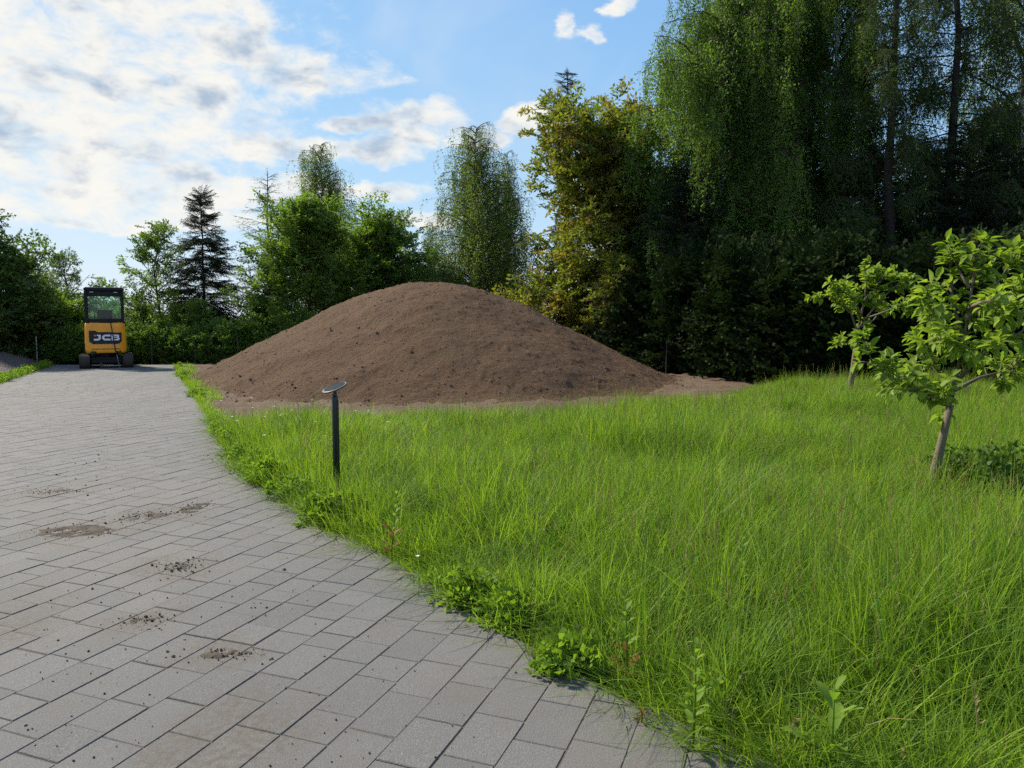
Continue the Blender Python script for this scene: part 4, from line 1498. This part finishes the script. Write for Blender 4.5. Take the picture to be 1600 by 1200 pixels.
# ------------------------------------------------------------------ grass
def blade_strip(mb, p, azm, h, wd, lean, bend, slot=0, segs=4):
    d = np.array([math.cos(azm), math.sin(azm), 0]); s = np.array([-math.sin(azm), math.cos(azm), 0])
    tw = rng.normal(0, .5)
    s = s * math.cos(tw) + d * math.sin(tw)
    V = []
    for i in range(segs + 1):
        f = i / segs
        c = p + d * (lean * f + bend * f * f) * h + np.array([0, 0, h * (f - .32 * bend * f * f)])
        ww = wd * (1 - f ** 1.8) * .5 + .0004
        V += [c - s * ww, c + s * ww]
    Fc = [(2 * i, 2 * i + 1, 2 * i + 3, 2 * i + 2) for i in range(segs)]
    mb.add(V, Fc, slot)


def clump(name, nb, rad, h0, h1, w0, w1, seed, mat, bend=.55, heads=0, lean=.25, fl=0.0):
    global rng
    keep_ = rng
    rng = np.random.default_rng(seed)
    mb = MB()
    for i in range(nb):
        a_ = rng.uniform(0, 6.28); q = rad * math.sqrt(rng.random())
        p = np.array([math.cos(a_) * q, math.sin(a_) * q, -.02])
        azm = a_ + rng.normal(0, .9)
        h = rng.uniform(h0, h1) * (1 if rad < .15 else .65 + .7 * float(noise2(p[0] * 9 + seed, p[1] * 9, seed)))
        blade_strip(mb, p, azm, h, rng.uniform(w0, w1), abs(rng.normal(0, lean)), abs(rng.normal(0, bend)))
    for i in range(heads):
        a_ = rng.uniform(0, 6.28); q = rad * rng.random()
        p = np.array([math.cos(a_) * q, math.sin(a_) * q, 0])
        h = h1 * rng.uniform(1.0, 1.3)
        le = rng.normal(0, .12, 2)
        top = p + np.array([le[0] * h, le[1] * h, h])
        mb.tube([p, p + (top - p) * .6 + [0, 0, .01], top], [.0013, .001, .0007], 3, cap=False, slot=1)
        for k_ in range(7):
            c = p + (top - p) * (.78 + .035 * k_)
            dd = rng.normal(0, 1, 3) * [.012, .012, .004] + [0, 0, .02]
            sd = np.cross(dd, rng.normal(0, 1, 3)); sd = nv(sd) * .0028
            mb.add([c, c + dd * .5 + sd, c + dd, c + dd * .5 - sd], [(0, 1, 2, 3)], 1)
    rng = keep_
    me = mesh_np(name, mb.V, mb.F, [mat, L_straw])
    me.polygons.foreach_set('material_index', mb.S)
    return me


source('grass', [clump('grass_tuft', 110, .16, .15, .38, .003, .007, q, L_grass, bend=.6, lean=.25) for q in (1, 2, 3)]
       + [clump('grass_tuft', 110, .15, .18, .40, .003, .0065, 5, L_grassd, bend=.8)]
       + [clump('grass_tuft', 100, .16, .16, .36, .003, .0065, 7, L_grass, heads=3)])


def turf(name, seed, rad=.62, nb=2300, heads=9, coarse=1.0):
    """a piece of meadow: thousands of separate blades in hummocks, some dark tufts, some straw"""
    global rng
    keep_ = rng
    rng = np.random.default_rng(seed)
    n_ = int(nb * coarse)
    a_ = rng.uniform(0, 6.283, n_); q = rad * np.sqrt(rng.random(n_)) * (1 - .18 * rng.random(n_))
    X = np.cos(a_) * q; Y = np.sin(a_) * q
    # gather blades into tussocks
    tx = rng.uniform(-rad, rad, 46); ty = rng.uniform(-rad, rad, 46)
    near_ = np.argmin((X[:, None] - tx) ** 2 + (Y[:, None] - ty) ** 2, 1)
    pull = np.where(rng.random(n_) < .72, rng.uniform(.2, .85, n_), 0)
    ox = X - tx[near_]; oy = Y - ty[near_]
    X = X - ox * pull; Y = Y - oy * pull
    th = rng.uniform(.45, 1.45, 46); tdark = rng.random(46) < .38; tl = rng.uniform(0, 6.283, 46)
    H = rng.uniform(.13, .40, n_) * (.55 + .65 * fbm(X + seed * 3.1, Y, 3.2, 2, seed)) * th[near_] * 1.12
    Wd = rng.uniform(.0032, .0085, n_) * (1 if coarse >= 1 else 1.35)
    lean = np.abs(rng.normal(0, .26, n_)); bend = np.abs(rng.normal(0, .62, n_))
    azm = np.where(rng.random(n_) < .6, np.arctan2(oy, ox) + rng.normal(0, .7, n_), tl[near_] + rng.normal(0, .5, n_))
    d = np.stack([np.cos(azm), np.sin(azm), np.zeros(n_)], 1)
    tw = rng.normal(0, .6, n_)
    s_ = np.stack([-np.sin(azm) * np.cos(tw) + np.cos(azm) * np.sin(tw), np.cos(azm) * np.cos(tw) + np.sin(azm) * np.sin(tw), np.zeros(n_)], 1)
    rows = []
    segs = 4 if coarse >= 1 else 3
    for i in range(segs + 1):
        f = i / segs
        c = np.stack([X, Y, np.full(n_, -.02)], 1) + d * ((lean * f + bend * f * f) * H)[:, None]
        c[:, 2] += H * (f - .32 * np.minimum(bend, 1.3) * f * f)
        ww = (Wd * (1 - f ** 1.8) * .5 + .0004)[:, None]
        rows += [c - s_ * ww, c + s_ * ww]
    V = np.stack(rows, 1).reshape(-1, 3)
    k_ = 2 * (segs + 1)
    base = (np.arange(n_) * k_)[:, None]
    Fc = np.concatenate([base + np.array([2 * i, 2 * i + 1, 2 * i + 3, 2 * i + 2]) for i in range(segs)], 1).reshape(-1, 4)
    slot = np.where(tdark[near_] & (rng.random(n_) < .8), 1, 0)
    slot = np.where(rng.random(n_) < .012, 2, slot)
    mb = MB()
    for i in range(heads):
        p = np.array([*(rng.uniform(-.7, .7, 2) * rad), 0])
        h = rng.uniform(.34, .56)
        top = p + np.array([*(rng.normal(0, .10, 2) * h), h])
        mb.tube([p, p + (top - p) * .6 + [0, 0, .01], top], [.0012, .001, .0007], 3, cap=False, slot=2)
        for k2 in range(9):
            c = p + (top - p) * (.76 + .028 * k2)
            dd = rng.normal(0, 1, 3) * [.009, .009, .004] + [0, 0, .02]
            sd = nv(np.cross(dd, rng.normal(0, 1, 3))) * .0026
            mb.add([c, c + dd * .5 + sd, c + dd, c + dd * .5 - sd], [(0, 1, 2, 3)], 2)
    nV = len(V)
    VV = list(V) + [np.array(v) for v in mb.V]
    FF = [tuple(f) for f in Fc] + [tuple(i + nV for i in f) for f in mb.F]
    me = mesh_np(name, VV, FF, [L_grass, L_grassd, L_straw])
    me.polygons.foreach_set('material_index', list(np.repeat(slot, segs)) + mb.S)
    rng = keep_
    return me


source('turf', [turf('turf', q) for q in (21, 22, 23, 24, 25)])
source('turffar', [turf('turf_far', q, nb=2600, heads=9, coarse=.62) for q in (31, 32, 33)])
source('short', [clump('short_grass', 30, .07, .05, .14, .003, .006, s, L_grass, bend=.8) for s in (11, 12)])




def meadow_ok(x, y):
    ok = ~in_apron(x, y)
    treeline = 17.0 + (fbm(x, y, .5, 2, 31) - .5) * 1.4 - np.maximum(x - 6, 0) * .10
    ok &= (y < treeline) & ~((x < MC[0] + 5) & (y > MC[1] - 4))
    return ok & (x > xr(y) + .02)


def lay(key, name, x, y, parent, zs=1.0, tmul=1.0):
    de = x - xr(y)
    hum = fbm(x, y, .9, 3, 33)
    hs = np.clip(.10 + 1.75 * hum, .4, 1.5) * rng.uniform(.85, 1.2, len(x)) * np.clip(.45 + de / .6, .45, 1.0) * zs
    hs = hs * np.where((y > 9.4) & (x < 5.5), .72, 1.0)
    az_t = fbm(x, y, .7, 2, 34) * 12
    tilt = np.clip(fbm(x, y, 1.6, 2, 35) - .32, 0, 1) * .6 * tmul
    E_ = np.stack([np.cos(az_t) * tilt, np.sin(az_t) * tilt, np.zeros(len(x))], 1)
    # lean first, spin about the own axis
    E_[:, 2] = rng.uniform(0, 6.28, len(x))
    S_ = np.stack([np.ones(len(x)), np.ones(len(x)), hs], 1)
    return scatter(name, key, np.stack([x, y, np.full(len(x), -.055)], 1), E_, S_, parent)


# whole pieces of turf in the middle of the field, small tufts where it meets paving, soil and wood
sp = .56
tx_, ty_ = [], []
for j in range(60):
    for i in range(70):
        tx_.append(-8 + (i + .5 * (j % 2)) * sp); ty_.append(.3 + j * sp * .866)
tx_ = np.array(tx_) + rng.normal(0, .07, len(tx_)); ty_ = np.array(ty_) + rng.normal(0, .07, len(ty_))
inview = (tx_ < ty_ * .72 + 2.4)
allin = np.ones(len(tx_), bool)
for q in range(8):
    allin &= meadow_ok(tx_ + .60 * math.cos(q * .785), ty_ + .60 * math.sin(q * .785))
sel = inview & allin
bx, by = tx_[sel], ty_[sel]
meadow = link('meadow_grass', None)
tag(meadow, 'tall unmown green grass filling the meadow right of the driveway', 'grass', kind='stuff')
nearm = by < 8.5
tag(lay('turf', 'near_grass', bx[nearm], by[nearm], meadow, 1.0, .25), kind='stuff')
tag(lay('turffar', 'far_grass', bx[~nearm], by[~nearm], meadow, 1.0, .25), kind='stuff')
# tall coarse tussocks standing out of the field
source('tussock', [clump('tussock', 90, .085, .34, .62, .004, .0095, q, L_grass if q % 2 else L_grassd, bend=.85, lean=.3) for q in (41, 42, 43)])
y = rng.uniform(2.2, 15, 1500); x = rng.uniform(-6, 13, 1500)
ok = meadow_ok(x, y) & (x < y * .72 + 2) & (x > xr(y) + .45) & (fbm(x, y, .8, 2, 77) + rng.normal(0, .05, 1500) > .60) & (rng.random(1500) < .55)
x, y = x[ok], y[ok]
tag(lay('tussock', 'tussocks', x, y, meadow, .75), kind='stuff')
# rim: everything in the meadow not covered by a whole piece
n_ = 30000
y = rng.uniform(.3, 21, n_); x = rng.uniform(-8, 17, n_)
ok = meadow_ok(x, y) & (x < y * .72 + 2.4)
x, y = x[ok], y[ok]
cov_ = np.zeros(len(x))
for i in range(len(x)):
    cov_[i] = np.sum(np.hypot(bx - x[i], by - y[i]) < .50)
ok = (cov_ < 2) & (rng.random(len(x)) < np.where(cov_ < 1, 1.0, .5)) & (rng.random(len(x)) < np.clip(.35 + (x - xr(y)) / .2, 0, 1))
ok &= np.hypot(x - LB.x, y - LB.y) > .05
x, y = x[ok], y[ok]
tag(lay('grass', 'rim_grass', x, y, meadow), kind='stuff')
print('turf', len(bx), 'rim', len(x))

# short grass and clover spilling over the paving edge and along the bank and heap
source('clover', [spray('edge_leaves', L_weed, s, L=.10, side=4, per=4, ll=.028, lw=.020, flat=.8, twig=.001) for s in (1, 2, 3)])
P_ = []; D_ = []; S_ = []
for Y in np.arange(1.2, 25, .012):
    patch = float(fbm(Y, 3.0, 1.4, 3, 44)) - max(0, 3.6 - Y) * .16
    k_ = int(max(0, (patch - .47)) * 10 * (1 if Y < 9 else .35) + rng.random() * .6)
    for q in range(k_):
        xx_ = xr(Y) + rng.normal(.05, .075) * (1 + 1.2 * max(patch - .5, 0))
        P_.append((xx_, Y + rng.normal(0, .02), rng.uniform(-.01, .09) * min(1, .3 + max(xx_ - xr(Y) + .1, 0) * 6)))
        D_.append((rng.normal(0, .6), rng.normal(0, .6), rng.uniform(.3, 1)))
        S_.append(rng.uniform(.7, 1.4))
for Y in np.arange(14, 25, .045):
    P_.append((xl(Y) - rng.uniform(0, .35), Y, 0)); D_.append((rng.normal(0, .6), rng.normal(0, .6), 1)); S_.append(rng.uniform(.8, 2.0))
gc = scatter('ground_cover', 'clover', P_, frames(np.array(D_), (0, 0, 1), .8), np.array(S_))
tag(gc, 'low leafy weeds and clover creeping along the edges of the paving', 'weeds', kind='stuff')
P_ = []
for Y in np.arange(1.2, 25, .03):
    if rng.random() < .75: P_.append((xr(Y) + abs(rng.normal(.04, .08)), Y, -.02))
    if Y > 14 and rng.random() < .35: P_.append((xl(Y) - rng.uniform(.0, .4), Y, -.02))
    if Y > 14 and rng.random() < .7: P_.append((xr(Y) + rng.uniform(0, .5), Y, -.02))
sgr = scatter('verge_grass', 'short', P_, np.stack([rng.normal(0, .2, len(P_)), rng.normal(0, .2, len(P_)), rng.uniform(0, 6, len(P_))], 1), rng.uniform(.6, 1.5, len(P_)))
tag(sgr, 'short thin grass fringing the edges of the paving', 'grass', kind='stuff')


# ------------------------------------------------------------------ single weeds and flowers
def lance(mb, p, d, L, wd, up=(0, 0, 1), slot=0, sag=.3):
    d = nv(np.asarray(d, float)); s = np.cross(d, up); s = nv(s) if np.linalg.norm(s) > 1e-3 else np.array([1., 0, 0])
    V = []
    for f, q in ((0, .15), (.3, .8), (.6, 1), (.85, .6), (1, .05)):
        c = np.asarray(p) + d * L * f + np.array([0, 0, -sag * L * f * f])
        V += [c - s * wd * q * .5 + [0, 0, .12 * wd * q], c, c + s * wd * q * .5 + [0, 0, .12 * wd * q]]
    Fc = []
    for i in range(4):
        for j in range(2):
            a_ = i * 3 + j
            Fc.append((a_, a_ + 1, a_ + 4, a_ + 3))
    mb.add(V, Fc, slot)


def weed(name, loc, H, nleaf, ll, lw, label, seed, mat=L_weed, lowmat=None, cat='weed'):
    r = np.random.default_rng(seed)
    t = empty(name, loc)
    tag(t, label, cat)
    top = np.array([r.normal(0, .06) * H, r.normal(0, .06) * H, H])
    MB().tube([(0, 0, -.03), top * .5 + [.01 * H, 0, 0], top], [.006, .0045, .002], 6).build('stem', mat, t, True)
    for i in range(nleaf):
        f = (i + .6) / nleaf
        p = top * f
        a_ = i * 2.4 + r.normal(0, .2)
        mb = MB()
        L_ = ll * (1.1 - .6 * f) * r.uniform(.8, 1.2)
        lance(mb, p, (math.cos(a_), math.sin(a_), .7 + .9 * f), L_, lw * L_ / ll, sag=.35)
        mb.build('leaf', lowmat if (lowmat and f < .4) else mat, t, True)
    return t


def gl_(px0, py0): 
    p = G(px0, py0); return (p.x, p.y, -.02)


weed('tall_weed', gl_(1082, 1172), .40, 26, .10, .030, 'tall leafy weed growing from the paving edge at the bottom', 1)
weed('dock_plant', gl_(1296, 1196), .30, 9, .20, .055, 'broad-leaved dock plant in the grass at the bottom right', 2)
weed('tall_weed', gl_(610, 868), .44, 24, .12, .030, 'tall yellow-green weed with reddish lower leaves at the paving edge', 3, lowmat=L_red)
weed('tall_weed', gl_(980, 1062), .38, 20, .11, .030, 'upright leafy weed in the grass behind the bare paving corner', 4, lowmat=L_red)
weed('red_weed', gl_(1003, 1128), .07, 9, .055, .012, 'tiny red-leaved weed sprouting from a paving joint', 5, mat=L_red)
weed('tall_weed', gl_(1152, 985), .46, 24, .09, .026, 'slim upright weed standing in the middle of the near grass', 6)


def tuft(label, px0, py0, n_, rad, h, key):
    p = G(px0, py0)
    me = clump('weed_tuft', n_, rad, h * .5, h, .003, .006, hash(label) % 997 if False else int(px0 * 7 + py0), L_weed, bend=.9, lean=.6)
    o = link('weed_tuft', me, None, (p.x, p.y, 0))
    tag(o, label, 'weed', 'tufts sprouting from paving joints')


tuft('green weed tuft on the paving just left of the grass edge', 480, 821, 60, .05, .05, 0)
tuft('tiny yellow-green tuft in a joint below the larger weed tuft', 516, 852, 24, .025, .05, 0)
tuft('small tuft sprouting from a joint at the paving edge near the middle', 626, 884, 30, .025, .06, 0)
tuft('tiny sprout in a paving joint beside clover', 700, 948, 20, .02, .045, 0)
tuft('small pale sprout in the joint near the paving corner', 826, 998, 24, .025, .05, 0)
tuft('weed tuft hanging over the dark paving corner stone', 948, 1062, 60, .05, .07, 0)

for q, (px0, py0, H0, rx0, n0, key0, lab) in enumerate([
        (1560, 790, .34, .62, 260, 'hedge', 'dark leafy weed patch in the grass right of the nearest fruit tree'),
        (432, 752, .16, .18, 90, 'clover', 'dark green weed clump spilling onto the paving left of the lamp'),
        (525, 812, .17, .20, 110, 'clover', 'weed clump at the paving edge below the lamp'),
        (408, 728, .12, .12, 50, 'clover', 'small weed clump at the paving edge farthest from the camera'),
        (735, 938, .10, .12, 60, 'clover', 'low clover patch at the paving edge in the middle of the picture'),
        (800, 968, .09, .10, 50, 'clover', 'low clover patch just right of the other clover patch'),
        (890, 1040, .06, .09, 45, 'clover', 'small mat of weeds on the paving corner')]):
    p = G(px0, py0)
    shrub('weed_clump', (p.x, p.y, -.03), H0, rx0, rx0 * .7, lab, key0, 300 + q, n=n0, sc=(.55 if key0 == 'hedge' else 1.2), cat='weeds', stems=5, bark=L_weed)

fl_px = [(392, 622), (394, 638), (430, 628), (428, 636), (455, 642), (438, 650), (441, 648), (362, 652), (370, 658), (413, 652), (470, 645), (487, 626), (468, 655), (493, 660), (345, 627), (555, 643), (575, 642), (606, 660), (507, 682), (575, 645), (652, 870), (412, 681)]
proto = None
for (px0, py0) in fl_px:
    Y0 = G(px0, min(py0 + 40, 1190)).y if py0 < 760 else G(px0, py0 + 60).y
    top = A(px0, py0, Y0)
    Hf = max(top.z, .12) + .06
    if proto is None:
        t = empty('white_flower', (top.x, Y0, -.06))
        MB().tube([(0, 0, 0), (.01, 0, .5), (0, 0, 1)], [.0022, .002, .0015], 4).build('stem', L_weed, t)
        pt = MB()
        for q in range(9):
            a_ = q * 2 * math.pi / 9
            lance(pt, (0, 0, 1), (math.cos(a_), math.sin(a_), .45), .022, .012, sag=-.1)
        pt.build('petals', M_petal, t)
        MB().tube([(0, 0, .996), (0, 0, 1.006)], [.006, .004], 8).build('flower_centre', M_yellow, t)
        proto = t
    else:
        t = proto.copy(); COL.objects.link(t); t.location = (top.x, Y0, -.06)
        for ch in list(proto.children):
            c_ = ch.copy(); COL.objects.link(c_); c_.parent = t
    single = {(652, 870): 'single white flower in the grass at the edge of the paving'}
    fs = .6 if py0 > 760 else 1.0
    tag(t, single.get((px0, py0), 'small white flower in the grass strip between lamp and soil heap'), 'flower', 'white flowers in the grass')
    for ch in t.children:
        if ch.name.startswith('stem'):
            ch.scale = (1, 1, Hf)
        else:
            ch.location = (0, 0, Hf - fs)
            ch.scale = (fs, fs, fs)
            ch.rotation_euler = (0, 0, random.uniform(0, 6))

scene.render.engine = 'CYCLES'
scene.cycles.max_bounces = 5
scene.cycles.diffuse_bounces = 3
scene.cycles.glossy_bounces = 2
scene.cycles.transmission_bounces = 4
scene.cycles.transparent_max_bounces = 8
scene.cycles.use_adaptive_sampling = True
scene.cycles.adaptive_threshold = 0.02
scene.cycles.use_denoising = False
scene.cycles.caustics_reflective = False
scene.cycles.caustics_refractive = False
